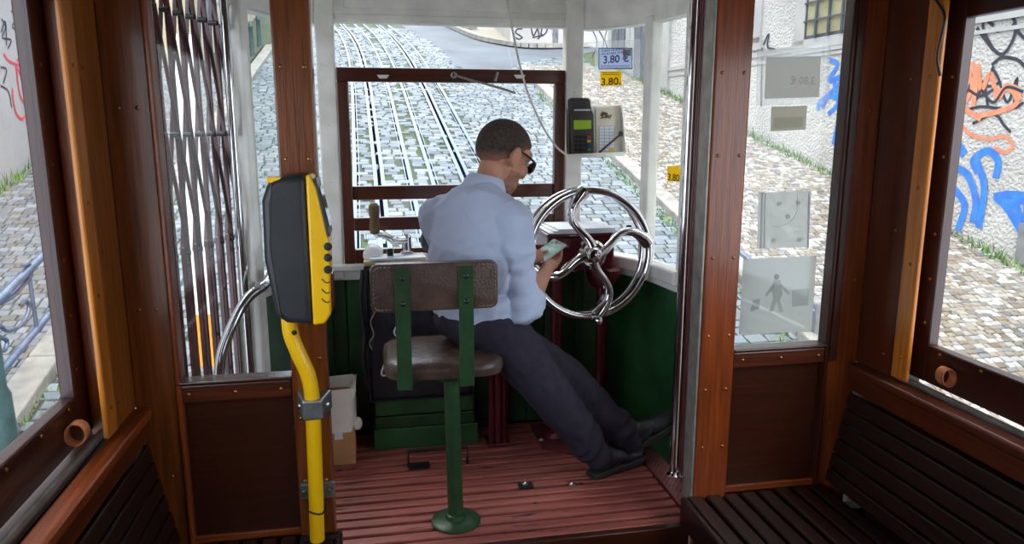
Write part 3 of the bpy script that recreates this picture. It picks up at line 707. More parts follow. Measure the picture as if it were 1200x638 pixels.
def rw_window(px0, px1, pyb, ht, barred=True):
    a, b = onRW(px0, pyb), onRW(px1, pyb); Y0, Y1 = sorted((a.y, b.y)); z0 = a.z; z1 = z0 + ht
    w_ = build('window', rw_box(Y0, Y1, z0, z1, -.05, .012), M['bars'], rb)
    build('pane', rw_box(Y0 + .06, Y1 - .06, z0 + .06, z1 - .06, .012, .016), M['blind'], w_)
    for k in range(1, 4):
        y = Y0 + (Y1 - Y0) * k / 4; build('bar', rw_box(y - .02, y + .02, z0, z1, .03, .06), M['bars'], w_)
    for k in range(1, 5):
        z = z0 + ht * k / 5; build('bar', rw_box(Y0, Y1, z - .015, z + .015, .035, .055), M['bars'], w_)
    for nm, q in (('surround', (Y0 - .28, Y0, z0 - .1, z1 + .2)), ('surround', (Y1, Y1 + .28, z0 - .1, z1 + .2)), ('window_sill', (Y0 - .32, Y1 + .32, z0 - .24, z0))): build(nm, rw_box(*q, 0, .03), M['plaster'], rb)
rw_window(943, 1004, 47, 1.5); rw_window(838, 882, 54, 1.5)
for px0, px1, pyb in ((717, 734, 74), (743, 760, 84)):
    a, b = onRW(px0, pyb), onRW(px1, pyb); Y0, Y1 = sorted((a.y, b.y)); zg = gz(Y0) - .1
    d = build('door', rw_box(Y0, Y1, zg, zg + 3.2, -.02, .015), M['doorw'], rb)
    for k in (.28, .72): build('door_panel', rw_box(Y0 + (Y1 - Y0) * (k - .16), Y0 + (Y1 - Y0) * (k + .16), zg + .7, zg + 2.8, .015, .03), M['doorw'], d)
    build('door_surround', rw_box(Y0 - .25, Y0, zg, zg + 3.5, 0, .04), M['stone'], rb); build('door_surround', rw_box(Y1, Y1 + .25, zg, zg + 3.5, 0, .04), M['stone'], rb)
a = onRW(775, 100); build('wall_strip', rw_box(a.y - .4, a.y + .4, gz(a.y) - .2, 11, 0, .05), M['stone'], rb)
a = onRW(1196, 300); build('wall_vent', rw_box(a.y - .3, a.y + .05, a.z - .1, a.z + .4, 0, .03), M['concrete'], rb)
def C2(l): return [(820 + x / 2, y / 2) for x, y in l]
def spray(px, m, wpx, name='graffiti', parent=None, f=onRW, n=None):
    P = [f(*p) for p in px]; d = (P[0] - CAMP).dot(FW)
    build(name, ribbon(P, wpx * d / FPX * 1.1, n or -RWN, .006 + random.uniform(0, .006)), m, parent or rb)
for l in ([(690, 25), (665, 60), (690, 115), (715, 125), (740, 80), (735, 40), (700, 28)], [(632, 60), (660, 40), (690, 60)], [(735, 55), (748, 75), (765, 92)], [(745, 40), (765, 20)], [(692, 70), (702, 74)],
          [(650, 65), (672, 95), (690, 118)], [(685, 152), (710, 135), (745, 140), (765, 158)]): spray(C2(l), M['gblack'], 3.6)
for l in ([(630, 165), (640, 205), (622, 250), (660, 280)], [(640, 145), (648, 190), (642, 250)], [(652, 150), (662, 210), (682, 172), (700, 230), (722, 200), (745, 240), (700, 262), (650, 272)], [(700, 215), (740, 205), (752, 235)]): spray(C2(l), M['gorange'], 5.5)
spray(C2([(612, 292), (640, 318), (680, 326), (715, 320), (735, 342), (715, 357), (690, 346)]), M['gorange'], 3.8)
for l in ([(625, 240), (640, 182), (650, 232), (666, 190), (676, 250)], [(690, 155), (672, 200), (702, 192), (688, 160)], [(640, 290), (690, 268), (715, 295), (730, 310)], [(700, 182), (722, 240), (745, 182), (738, 250), (760, 240)],
          [(616, 262), (660, 250), (725, 258)], [(660, 210), (690, 240), (720, 205), (760, 215)], [(630, 210), (660, 225), (690, 210)]): spray(C2(l), M['gblack'], 3.0)
for l in ([(652, 405), (642, 375), (676, 354), (700, 378), (694, 418)], [(650, 375), (668, 440), (655, 535)], [(600, 392), (630, 412), (648, 470), (640, 522)], [(598, 442), (622, 482), (606, 540)], [(690, 462), (725, 456), (770, 460)], [(694, 462), (722, 488), (760, 552)], [(705, 472), (742, 482), (750, 522)], [(735, 470), (765, 475), (765, 520)]): spray(C2(l), M['gblue'], 8)
spray(C2([(606, 340), (614, 352), (622, 362)]), M['gblue'], 10)
for l in ([(305, 140), (324, 152), (303, 188), (330, 180), (345, 176), (312, 214), (282, 240), (277, 258)], [(315, 192), (325, 240), (302, 268)], [(286, 252), (305, 225), (330, 236)], [(338, 236), (326, 280), (313, 338)]): spray(C2(l), M['gblue'], 5)
spray(C2([(280, 106), (286, 116)]), M['gblue'], 7)
for l in ([(150, 105), (163, 80), (160, 110), (178, 116)], [(148, 112), (146, 180), (145, 250)]): spray(C2(l), M['gblack'], 2.5)
for l in ([(692, 30), (700, 50), (694, 68)], [(700, 32), (708, 48), (704, 66)], [(712, 34), (709, 46), (713, 60)]): spray(l, M['gblack'], 2)
# far house across the side street
fb = thing('corner_house', (9, 27, gz(27)), 'white house with black graffiti across the side street', 'building')
YH = 25.5; FX = onY(598, 50, YH).x
build('wall', bx(FX, FX + 16, YH, YH + 4, 2.5, 16), M['plaster'], fb); build('plinth', bx(FX, FX + 16, YH - .02, YH, 2.5, gz(YH) + .12), M['stone'], fb)
def onFH(x, y): return onY(x, y, YH)
for l in ([(612, 34), (607, 34), (604, 38), (608, 41), (612, 44), (608, 46), (604, 44)], [(622, 30), (625, 42), (630, 34), (632, 44)], [(636, 28), (634, 42), (640, 38), (642, 30)], [(624, 44), (634, 42)], [(645, 34), (650, 32), (648, 42)], [(630, 46), (636, 40)]): spray(l, M['gblack'], 1.5, parent=fb, f=onFH, n=(0, -1, 0))
a, b = onFH(648, 40), onFH(654, 40); build('door', bx(a.x, b.x, YH - .03, YH, 4, 7), M['doorw'], fb)
for px in (697, 725): a = onFH(px, 40); build('window', bx(a.x - .5, a.x + .5, YH - .03, YH, 6.2, 8), M['doorw'], fb)
# lamp foot on the far corner
p = onG(548, 37); lm = thing('street_lamp', p, 'stone footed teal lamp post on the far pavement', 'street lamp')
build('foot', MB().lathe(p + V((0, 0, .05)), [(.36, 0), (.34, .25), (.26, .42), (.2, .46)], 12), M['kerb'], lm, smooth='auto'); build('post', MB().lathe(p + V((0, 0, .45)), [(.2, 0), (.16, .3), (.1, .6), (.08, 4)], 12), M['irong'], lm, smooth='auto')
build('lantern', MB().lathe(p + V((0, 0, 4.4)), [(.08, 0), (.2, .1), (.28, .6), (.1, .8)], 8), M['irong'], lm)
# left house
lb_ = thing('left_house', (XLW - .4, 10, gz(10)), 'pale house wall with red and black graffiti on the left', 'building')
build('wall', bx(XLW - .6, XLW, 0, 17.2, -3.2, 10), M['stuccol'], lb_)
def onLW(x, y): return onX(x, y, XLW)
C3 = lambda l: [(x / 3.19, y / 3.19) for x, y in l]
for l in ([(12, 200), (30, 226), (60, 240), (90, 240)], [(70, 172), (84, 208), (62, 226)], [(58, 245), (68, 330), (80, 372), (102, 400), (86, 442), (62, 430), (48, 380), (44, 330)], [(62, 250), (82, 300), (96, 360)], [(95, 462), (116, 445)]): spray(C3(l), M['gred'], 2.6, parent=lb_, f=onLW, n=(1, 0, 0))
for l in ([(4, 70), (20, 100), (8, 140), (40, 150), (28, 182)], [(40, 40), (60, 62), (45, 100), (70, 112)], [(0, 250), (22, 262), (10, 312)], [(0, 320), (30, 342), (42, 402)], [(2, 120), (18, 80), (22, 170)]): spray(C3(l), M['gblack'], 2, parent=lb_, f=onLW, n=(1, 0, 0))
a = onLW(30, 100); build('wall_strip', bx(XLW, XLW + .06, a.y, a.y + .9, -3, 10), M['stone'], lb_)  # pale upright strip standing proud of the wall
for k in range(2):
    y = 13.5 + k * 1.7; w_ = build('window', bx(XLW, XLW + .02, y, y + .9, gz(y) + 1.6, gz(y) + 3.1), M['bars'], lb_)
    build('pane', bx(XLW + .02, XLW + .025, y + .07, y + .83, gz(y) + 1.67, gz(y) + 3.03), M['doorw'], w_)
    build('surround', bx(XLW, XLW + .04, y - .18, y, gz(y) + 1.4, gz(y) + 3.3), M['stone'], lb_); build('surround', bx(XLW, XLW + .04, y + .9, y + 1.08, gz(y) + 1.4, gz(y) + 3.3), M['stone'], lb_)
ch = thing('cream_house', (-6, 25, gz(25)), 'cream house further up on the left', 'building')
build('wall', bx(-10, -4.2, 20.5, 33, 1.5, 16), M['cream'], ch)
for k in range(4):
    y = 21.4 + k * 2.6; d = build('window' if k % 2 else 'door', bx(-4.2, -4.17, y, y + 1.1, gz(y) + (1.2 if k % 2 else 0), gz(y) + 2.9), M['doorw'], ch)
    build('surround', bx(-4.2, -4.15, y - .2, y, gz(y), gz(y) + 3.1), M['stone'], ch); build('surround', bx(-4.2, -4.15, y + 1.1, y + 1.3, gz(y), gz(y) + 3.1), M['stone'], ch)
for k in range(4):
    p = onG(292 + 6 * k, 75 + 2 * k); p = V((-3.1 - .0 * k, 19 + k * 1.6, gz(19 + k * 1.6)))
    build('iron_bollard', MB().lathe(p, [(.09, 0), (.07, .12), (.055, .8), (.075, .84), (.05, .95), (.01, 1.0)], 12), M['irong'], None, ['nearest', 'second', 'third', 'farthest'][k] + ' dark iron bollard on the left kerb up the street', 'bollard', 'bollards up the street', smooth='auto')
# railing by the left kerb
rl = thing('iron_railing', (-2.65, 5.5, gz(5.5)), 'blue grey iron railing with scrolls beside the left kerb', 'railing')
XA = -2.65
def onRL(x, y): return onX(x, y, XA)
def ext(a, b, e0, e1): return [a - (b - a) * e0, b + (b - a) * e1]
build('top_rail', MB().tube(ext(onRL(0, 350), onRL(63, 287), 1.5, .05), .032, 12), M['iron'], rl, smooth='auto')
build('lower_rail', MB().tube(ext(onRL(0, 438), onRL(63, 362), 1.5, .05), .028, 12), M['iron'], rl, smooth='auto')
q = onG(10, 540); build('post', MB().lathe((XA, q.y, gz(q.y)), [(.10, 0), (.09, .5), (.07, .55), (.065, onRL(8, 345).z - gz(q.y) + .05), (.0, onRL(8, 345).z - gz(q.y) + .12)], 14), M['irong'], rl, smooth='auto')
q2 = q.y + 1.95; build('post', MB().lathe((XA, q2, gz(q2)), [(.05, 0), (.04, .1), (.035, 1.0)], 12), M['irong'], rl, smooth='auto')
for l in ([(0, 382), (10, 388), (26, 380), (34, 362), (30, 352), (24, 358)], [(0, 395), (8, 400), (6, 410), (0, 412)], [(34, 320), (38, 350), (44, 390)], [(0, 356), (18, 345), (36, 322), (34, 310), (26, 312)], [(64, 330), (62, 345), (58, 360)]):
    build('scroll', MB().tube(smoothpts([onRL(*p) for p in l], 6), .016, 8), M['iron'], rl, smooth='auto')
# striped barrier seen through the gate
q = onG(250, 436); bp = thing('striped_barrier', q, 'white and orange barrier board standing beyond the lattice gate', 'barrier')
zb = q.z
for px0, px1 in ((233, 241), (247, 256)):
    a, b = onY(px0, 430, q.y), onY(px1, 430, q.y); zo = onY(245, 368, q.y).z
    build('board', bx(a.x, b.x, q.y - .02, q.y + .02, zo, zo + 2.3), M['barw'], bp); build('orange_band', bx(a.x - .002, b.x + .002, q.y - .023, q.y + .023, zb, zo), M['baro'], bp)
build('foot', bx(onY(226, 430, q.y).x, onY(264, 430, q.y).x, q.y - .15, q.y + .15, zb - .02, zb + .06), M['concrete'], bp)
build('crosspiece', bx(onY(233, 430, q.y).x, onY(256, 430, q.y).x, q.y + .02, q.y + .05, zb + 1.2, zb + 1.3), M['barw'], bp)
# hand rail and stone block by the right kerb
hr = thing('iron_handrail', (4.1, 6.6, gz(6.6)), 'dark iron handrail beside the right kerb behind the signs', 'railing')
a, b = onX(886, 311, 4.12), onX(861, 290, 4.12); build('rail', MB().bar(a + (a - b) * 2.2, b + (b - a) * .2, .06, .05), M['iron'], hr, bevel=.01)
for y_ in (a.y - .3, b.y): build('post', MB().tube([(4.12, y_, gz(y_) - .05), (4.12, y_, a.z + (y_ - a.y) * .27)], .03, 10), M['iron'], hr, smooth='auto')
q = onG(958, 398); build('stone_block', bx(q.x - .12, q.x + .3, q.y - .12, q.y + .12, gz(q.y) - .05, gz(q.y) + .42), M['concrete'], None, 'grey stone block standing on the right kerb', 'bollard', bevel=.03)

# ================================================================== THINGS IN THE CAR
# ---- driver stool
sx, sy = .265, 2.53
sl = thing('driver_stool', (sx, sy, 0), 'green steel pedestal stool with brown leather seat and backrest', 'stool')
build('base_disc', MB().lathe((sx, sy, 0), [(.092, 0), (.092, .006), (.084, .012), (.04, .016), (.036, .03), (.03, .034)], 32), M['greenp'], sl, smooth='auto')
build('pole', MB().tube([(sx, sy, .01), (sx - .004, sy, .3), (sx - .008, sy, .575)], .029, 18), M['greenp'], sl, smooth='auto')
build('bracket', bx(sx - .055, sx + .03, sy - .03, sy + .2, .555, .575), M['greenp'], sl, bevel=.004)
def rounded_rect(cx, cy, hx, hy, r, n=6):
    P = []
    for (ax, ay, a0) in ((cx + hx - r, cy + hy - r, 0), (cx - hx + r, cy + hy - r, 90), (cx - hx + r, cy - hy + r, 180), (cx + hx - r, cy - hy + r, 270)):
        for k in range(n + 1): a = math.radians(a0 + 90 * k / n); P.append((ax + r * math.cos(a), ay + r * math.sin(a)))
    return P
cush = MB(); prev = None
for z, i, dz in ((.573, .02, 0), (.578, .004, 0), (.60, 0, 0), (.622, .004, 0), (.634, .025, 0), (.640, .07, 0)):
    P = rounded_rect(.235, 2.665, .215 - i, .195 - i, max(.09 - i, .03)); k0 = len(cush.v); n = len(P); cush.v += [V((a, b, z)) for a, b in P]
    if prev is None: cush.f.append(tuple(range(k0, k0 + n))[::-1])
    else: cush.f += [(prev + j, prev + (j + 1) % n, k0 + (j + 1) % n, k0 + j) for j in range(n)]
    prev = k0
cush.f.append(tuple(range(prev, prev + n)))
build('seat', cush, M['leather'], sl, smooth='auto', angle=60)
bc = V((.197, 2.435, .920)); P = rounded_rect(0, 0, .214, .083, .028)
bb = MB(); prev = None
for d, i in ((.0, .012), (.004, .002), (.014, 0), (.030, 0), (.040, .004), (.046, .02)):
    Q = [(a * (1 - i / .214), b * (1 - i / .083)) for a, b in P]; k0 = len(bb.v); n = len(Q)
    bb.v += [bc + V((a, d + .018 * math.cos(a / .214 * 1.4) - .018, b)) for a, b in Q]
    if prev is None: bb.f.append(tuple(range(k0, k0 + n)))
    else: bb.f += [(prev + j, prev + (j + 1) % n, k0 + (j + 1) % n, k0 + j) for j in range(n)]
    prev = k0
bb.f.append(tuple(range(prev, prev + n))[::-1])
bk = build('backrest', bb, M['leather'], sl, smooth='auto', angle=50)
stp = MB()
Q = rounded_rect(0, 0, .203, .072, .02, 5)
for i in range(len(Q)):
    a, b = Q[i], Q[(i + 1) % len(Q)]; L = math.hypot(b[0] - a[0], b[1] - a[1]); m_ = max(1, int(L / .013))
    for k in range(m_):
        t = (k + .5) / m_; x, z = a[0] + (b[0] - a[0]) * t, a[1] + (b[1] - a[1]) * t
        stp.obox(bc + V((x, .018 * math.cos(x / .214 * 1.4) - .019, z)), (b[0] - a[0], 0, b[1] - a[1]), (0, 1, 0), (1, 0, 1) if abs(b[0] - a[0]) < 1e-4 else (0, 0, 1), .007, .003, .003)
build('stitching', stp, mat('thread', (150, 124, 104), .7, var=.1), bk, kind='stuff')
for x in (.088, .300):
    s_ = build('back_strap', MB().tube([(x, 2.418, .985), (x, 2.418, .975)], .001, 4).add([], []).box(x - .025, x + .025, 2.415, 2.423, .575, .988).box(x - .025, x + .025, 2.415, 2.60, .567, .576), M['greenp'], sl, bevel=.003)
    for z in (.955, .868): build('bolt', MB().lathe((x, 2.415, z), [(.009, 0), (.009, .003), (.004, .006), (.001, .0065)], 10, (0, -1, 0)), M['black'], s_, smooth='auto')

# ---- brake wheel
hub = V((.9, 2.98, .915)); R0 = .268; wn_ = V((.04, -1, .07)).normalized(); wu = V((1, .04, 0)).normalized(); wv = wn_.cross(wu) * -1
if wv.z < 0: wv = -wv
bpd = thing('hand_brake', (.93, 3.2, 0), 'large chrome hand brake wheel on a maroon two column pedestal', 'hand brake')
def wp(a, r, d=0): return hub + (wu * math.cos(a) + wv * math.sin(a)) * r + wn_ * d
bw = build('wheel', MB().tube([wp(2 * math.pi * k / 72, R0) for k in range(72)], .0165, 14, closed=True), M['chrome'], bpd, 'chrome double rim wheel with curved spokes', smooth=True)
build('rear_rim', MB().tube([wp(2 * math.pi * k / 72, R0 + .004, -.085) for k in range(72)], .013, 12, closed=True), M['chrome'], bw, smooth=True)
for k, a0 in enumerate((95, 8, 275, 188)):
    a0 = math.radians(a0); pts = []; rr = []
    for t in [i / 12 for i in range(13)]:
        r_ = .03 + (R0 - .03) * t; pts.append(wp(a0 + .42 * math.sin(math.pi * t), r_, .028 - .03 * t)); rr.append(.025 - .009 * math.sin(math.pi * min(1, t * 1.1)) + (.006 if t > .9 else 0))
    build('spoke', MB().tube(pts, rr, 12), M['chrome'], bw, smooth='auto')
    build('spoke_web', MB().tube([wp(a0 + .42 * math.sin(math.pi * t), .05 + (R0 - .06) * t, -.005 - .045 * math.sin(math.pi * t * .5)) for t in [i / 10 for i in range(11)]], .009, 8), M['chrome'], bw, smooth='auto')
build('hub', MB().lathe(hub, [(.05, -.10), (.05, -.02), (.062, -.01), (.062, .03), (.05, .04)], 28, wn_), M['chrome'], bw, smooth='auto')
build('hub_plate', MB().lathe(hub, [(.044, .04), (.044, .045), (.03, .046)], 4, wn_), M['brass'], bw, 'brass square plate around the hub nut')
build('hub_nut', MB().lathe(hub, [(.034, .045), (.033, .058), (.024, .070), (.008, .074), (.001, .075)], 20, wn_), M['chrome'], bw, smooth='auto')
kq = wp(math.radians(-86), R0 + .012, .01); build('knob', MB().lathe(kq, [(.012, -.02), (.012, .03), (.016, .034), (.016, .05), (.008, .056), (.001, .057)], 16, wn_), M['chrome'], bw, smooth='auto')
# pedestal carrying the wheel
build('gear_box', bx(.745, 1.05, 3.10, 3.35, .82, .975), M['maroon'], bpd, bevel=.012)
build('lid', bx(.735, 1.06, 3.08, 3.36, .975, .988), M['maroon'], bpd, bevel=.005)
build('bowl', MB().lathe((1.02, 3.17, .72), [(.02, 0), (.05, .01), (.07, .04), (.078, .07), (.078, .09)], 24), M['maroon'], bpd, smooth='auto')
for x, yy in ((.81, 3.19), (1.025, 3.19)):
    build('column', MB().lathe((x, yy, 0), [(.045, 0), (.045, .015), (.026, .03), (.026, .80)], 18), M['maroon'], bpd, smooth='auto')
build('shaft', MB().tube([hub - wn_ * .09, (.91, 3.15, .9)], .028, 16), M['steel'], bpd, smooth='auto')
for i in range(3):
    a = .02 * i; build('paper_sheet', MB().obox((.895 + .008 * i, 3.21, .992 + .007 * i), (1, a, 0), (-a, 1, 0), (0, 0, 1), .30 - .02 * i, .27 - .01 * i, .006), M['paper'], None, ['large sheet at the bottom of the papers on the pedestal', 'middle sheet of the papers on the pedestal', 'topmost sheet of the papers on the pedestal'][i], 'paper', 'papers on the brake pedestal', bevel=.001)
# small maroon stand under the stool
ms = thing('track_brake_stand', (.535, 3.2, 0), 'maroon fluted stand on the floor behind the stool', 'stand')
for dx, dy in ((-.025, 0), (.0, -.025), (.028, 0), (.0, .025)): build('rod', MB().tube([(.535 + dx, 3.2 + dy, 0), (.535 + dx, 3.2 + dy, .56)], .017, 12), M['maroon'], ms, smooth='auto')
build('base', bx(.48, .59, 3.14, 3.26, 0, .014), M['maroon'], ms, bevel=.004); build('cap', bx(.49, .58, 3.15, 3.25, .55, .58), M['maroon'], ms, bevel=.006)

# ---- controller cabinet
cc = thing('controller_cabinet', (.19, 3.3, 0), 'black leather covered controller cabinet on a green plinth behind the stool', 'cabinet')
build('plinth', bx(-.03, .445, 3.20, YF - .005, 0, .10), M['green'], cc, bevel=.006); build('plinth_board', bx(-.02, .43, 3.21, YF - .005, .10, .155), M['greenp'], cc, bevel=.006); build('plinth_board', bx(-.02, .43, 3.215, YF - .005, .158, .235), M['green'], cc, bevel=.006)
build('case', bx(-.035, .42, 3.20, YF - .06, .235, .855), M['case'], cc, bevel=.02, seg=3)
build('case_rim', MB().tube([(-.04, 3.195, .24), (.425, 3.195, .24), (.425, 3.195, .85), (-.04, 3.195, .85)], .008, 8, closed=True), M['black'], cc, smooth='auto')
build('top_board', bx(-.045, .43, 3.18, YF - .055, .855, .878), mat('board_pale', (196, 176, 128), .6, var=.08, vscale=8), cc, bevel=.009)
build('hinge_chain', MB().tube(smoothpts([(-.05, 3.2, .84), (-.062, 3.19, .7), (-.05, 3.19, .55), (-.06, 3.19, .45), (-.045, 3.195, .3)]), .011, 6), M['black'], cc, smooth='auto')
build('paper_sheet', MB().obox((.10, 3.245, .884), (1, .05, 0), (-.05, 1, 0), (0, 0, 1), .24, .12, .008), M['paper'], None, 'printed sheet lying on the controller cabinet', 'paper')
# crank on top
ck = thing('controller_crank', (.14, 3.29, .888), 'chrome controller crank with wooden grip on the cabinet', 'crank')
build('hub', MB().lathe((.145, 3.30, .878), [(.03, 0), (.03, .012), (.022, .02), (.022, .085), (.012, .095)], 20), M['chrome'], ck, smooth='auto')
build('arm', MB().tube(smoothpts([(.145, 3.30, .95), (.09, 3.26, .955), (.045, 3.225, .985), (.012, 3.205, .993)]), [.02] * 10 + [.016] * 15, 12), M['chrome'], ck, smooth='auto')
build('grip', MB().lathe((.008, 3.20, .992), [(.012, 0), (.02, .008), (.023, .03), (.019, .06), (.024, .10), (.023, .122), (.012, .134), (.001, .136)], 20), mat('grip_wood', (112, 84, 52), .5, var=.15, vscale=20, stretch=(4, 4, 1)), ck, smooth='auto')
build('white_dome_lamp', MB().lathe((.0, 3.27, .888), [(.045, 0), (.047, .012), (.038, .03), (.02, .045), (.001, .05)], 20, (-.35, -.2, .9)), mat('enamel_white', (226, 228, 232), .25, var=.03), None, 'small white enamel dome on the cabinet below the crank grip', 'dome', smooth='auto')
build('metal_clip', bx(.055, .085, 3.215, 3.24, .889, .925), M['chrome'], None, 'small chrome block on the cabinet top', 'block', bevel=.003)
bg_ = MB()
bg_.ellipsoid((.265, 3.29, .945), (.06, .05, .068)).ellipsoid((.25, 3.30, 1.00), (.03, .03, .07)).ellipsoid((.285, 3.28, 1.01), (.035, .03, .06)); build('shoulder_bag', bg_, M['case'], None, 'black cloth bag on the cabinet behind the driver', 'bag', smooth=True)
build('white_cable', MB().tube(smoothpts([onY(*p, 3.17) for p in ((474, 366), (468, 378), (462, 390), (470, 396), (476, 384), (466, 400), (458, 412), (452, 424), (447, 438), (452, 440), (460, 430))], 6), .0045, 8), M['cord'], None, 'white cable hanging loose down the front of the cabinet', 'cable', smooth='auto')
build('string_loop', MB().tube(smoothpts([onY(*p, 3.165) for p in ((434, 356), (439, 366), (434, 378), (438, 392), (433, 402), (436, 410))], 6), .003, 6), M['lanyard'], None, 'thin beige string hanging at the cabinet corner', 'string', smooth='auto')
# ---- foot pedal frame and bits on floor
pf = thing('foot_pedal', (.36, 3.0, 0), 'black bent wire foot pedal on the red floor', 'pedal')
a, b = onZ(479, 548, 0), onZ(548, 543, 0); build('frame', MB().tube([a, a + V((0, 0, .075)), b + V((0, 0, .075)), b], .007, 10), M['black'], pf, smooth='auto'); build('plate', bx(a.x, a.x + .09, a.y - .03, a.y + .03, 0, .006), M['black'], pf)
a = onZ(568, 498, 0); build('dropped_rag', MB().ellipsoid(a + V((0, 0, .018)), (.05, .03, .018)).ellipsoid(a + V((-.05, .02, .015)), (.04, .025, .016)), M['black'], None, 'crumpled black rag on the floor beside the maroon stand', 'rag', smooth=True)
# ---- cardboard bin
a = onZ(397, 540, 0); bn = thing('cardboard_bin', (a.x - .02, a.y + .04, 0), 'cardboard box used as bin with white plastic liner behind the door post', 'bin')
bxx = (a.x - .12, a.x + .075, a.y - .05, a.y + .12)
build('carton', MB().box(*bxx, 0, .30), M['card'], bn, bevel=.004); build('carton_label', bx(bxx[0] + .11, bxx[0] + .145, bxx[2] - .002, bxx[2], .12, .26), M['paper'], bn)
lw = MB(); prev = None; random.seed(3)
for z, g in ((.15, .004), (.22, .008), (.30, .006), (.345, .014), (.30, -.012), (.2, -.018)):
    Q = rounded_rect((bxx[0] + bxx[1]) / 2, (bxx[2] + bxx[3]) / 2, (bxx[1] - bxx[0]) / 2 + g, (bxx[3] - bxx[2]) / 2 + g, .02, 4); k0 = len(lw.v); n = len(Q)
    lw.v += [V((p[0] + random.uniform(-.005, .005), p[1] + random.uniform(-.005, .005), z + random.uniform(-.012, .012))) for p in Q]
    if prev is not None: lw.f += [(prev + j, prev + (j + 1) % n, k0 + (j + 1) % n, k0 + j) for j in range(n)]
    prev = k0
lw.ellipsoid((bxx[1] + .015, bxx[2] + .02, .18), (.02, .02, .03), None, 8, 6)
build('bag_liner', lw, M['bagw'], bn, smooth='auto')

# ---- ticket validator on its yellow pole
YV = 2.20
tv = thing('ticket_validator', (-.21, 2.27, .11), 'black and yellow ticket validator on a bent yellow pole', 'ticket machine')
sh = [onY(*p, YV) for p in ((306, 236), (313, 214), (330, 208), (358, 205), (367, 382), (336, 380), (323, 372), (309, 305))]
yl = [onY(*p, YV) for p in ((358, 205), (364, 205), (372, 222), (386, 285), (388, 368), (381, 380), (367, 382))]
build('rear_shell', MB().prism(sh, (0, .15, 0)), M['blackp'], tv, bevel=.02, seg=4, smooth='auto')
yf_ = build('front_cover', MB().prism(yl, (0, .15, 0)), M['yellow'], tv, bevel=.01, seg=3, smooth='auto')
ax = V((0, 1, 0))
def face_plate(px0, px1, w0, w1, lift, th):
    a, b = onY(*px0, YV), onY(*px1, YV); d = b - a; n = V((0, 1, 0)).cross(d).normalized()
    if n.x < 0: n = -n
    return MB().prism([a + ax * w0 + n * lift, b + ax * w0 + n * lift, b + ax * w1 + n * lift, a + ax * w1 + n * lift], n * th)
build('display', face_plate((368, 210), (384.5, 278), -.002, .15, .0, .006), M['black'], yf_, 'black sloping display panel', bevel=.002)
build('display_glass', face_plate((371, 220), (383, 268), .02, .13, .006, .002), mat('display_glass', (150, 160, 170), .08, .2, coat=.5), yf_)
for k, py in enumerate((289, 302, 316)):
    a = onY(384.5, py, YV - .001); build('button', MB().lathe(a, [(.012, 0), (.012, .006), (.009, .009), (.001, .01)], 14, (0, -1, 0)), M['key'], yf_, smooth='auto')
for py in (330, 342, 353):
    a = onY(382, py, YV - .0005); build('cover_groove', MB().tube(smoothpts([a + V((-.012, 0, .008)), a + V((0, 0, -.004)), a + V((.012, 0, -.002))]), .0018, 6), M['key'], yf_)
a = onY(388, 345, YV); build('reader', MB().obox(a + V((.002, .075, 0)), (0, 1, 0), (0, 0, 1), (1, 0, 0), .08, .11, .006), M['maroon'], yf_, bevel=.003)
a = onY(320, 211, YV); build('top_latch', bx(a.x - .02, a.x + .02, YV + .01, YV + .05, a.z - .01, a.z + .008), M['yellow'], tv, bevel=.003)
zs = onY(320, 300, YV); build('shell_seam', MB().tube([onY(318, 214, YV - .0008), onY(316, 290, YV - .0008), onY(330, 374, YV - .0008)], .0012, 6), M['key'], tv)
pole = smoothpts([onY(*p, 2.275) for p in ((338, 366), (341, 392), (350, 415), (361, 440), (366, 470), (369, 540), (372, 633))], 6)
build('pole', MB().tube(pole, .0235, 18), M['yellow'], tv, smooth='auto')
a = onY(367, 478, 2.275); build('clamp', MB().prism([a + V((-.055, .07, -.032)), a + V((-.03, -.028, -.032)), a + V((.03, -.028, -.032)), a + V((.055, .07, -.032))], (0, 0, .064)), M['greymetal'], tv, bevel=.006)
for s in (-.04, .04): build('clamp_bolt', MB().lathe(a + V((s, .02, 0)), [(.009, -.01), (.009, .008), (.004, .011)], 8, (s * 20, -1, 0)), M['steel'], tv, smooth='auto')
a = onY(371, 585, 2.275); build('wall_plate', bx(a.x - .055, a.x + .055, PY - .045, PY - .026, a.z - .028, a.z + .028), M['greymetal'], tv, bevel=.003)
for s in (-1, 1): build('plate_bolt', MB().lathe((a.x + s * .042, PY - .046, a.z), [(.009, 0), (.007, .006), (.001, .008)], 8, (0, -1, 0)), M['steel'], tv, smooth='auto')
b = onY(371, 598, 2.275)
build('tie_wire', MB().tube([b + V((math.cos(t) * .027, math.sin(t) * .027, .005 * math.sin(2 * t))) for t in [k * math.pi / 8 for k in range(16)]], .003, 6, closed=True), M['black'], tv)
build('cut_hole', MB().lathe(onY(345, 390, 2.2505), [(.008, 0), (.008, .002), (.001, .0025)], 10, (0, -1, 0)), M['black'], tv)
build('stub_conduit', MB().tube([pole[-1] + V((-.055, .04, -.02)), pole[-1] + V((.07, .04, -.02))], .012, 8), M['void'], tv)

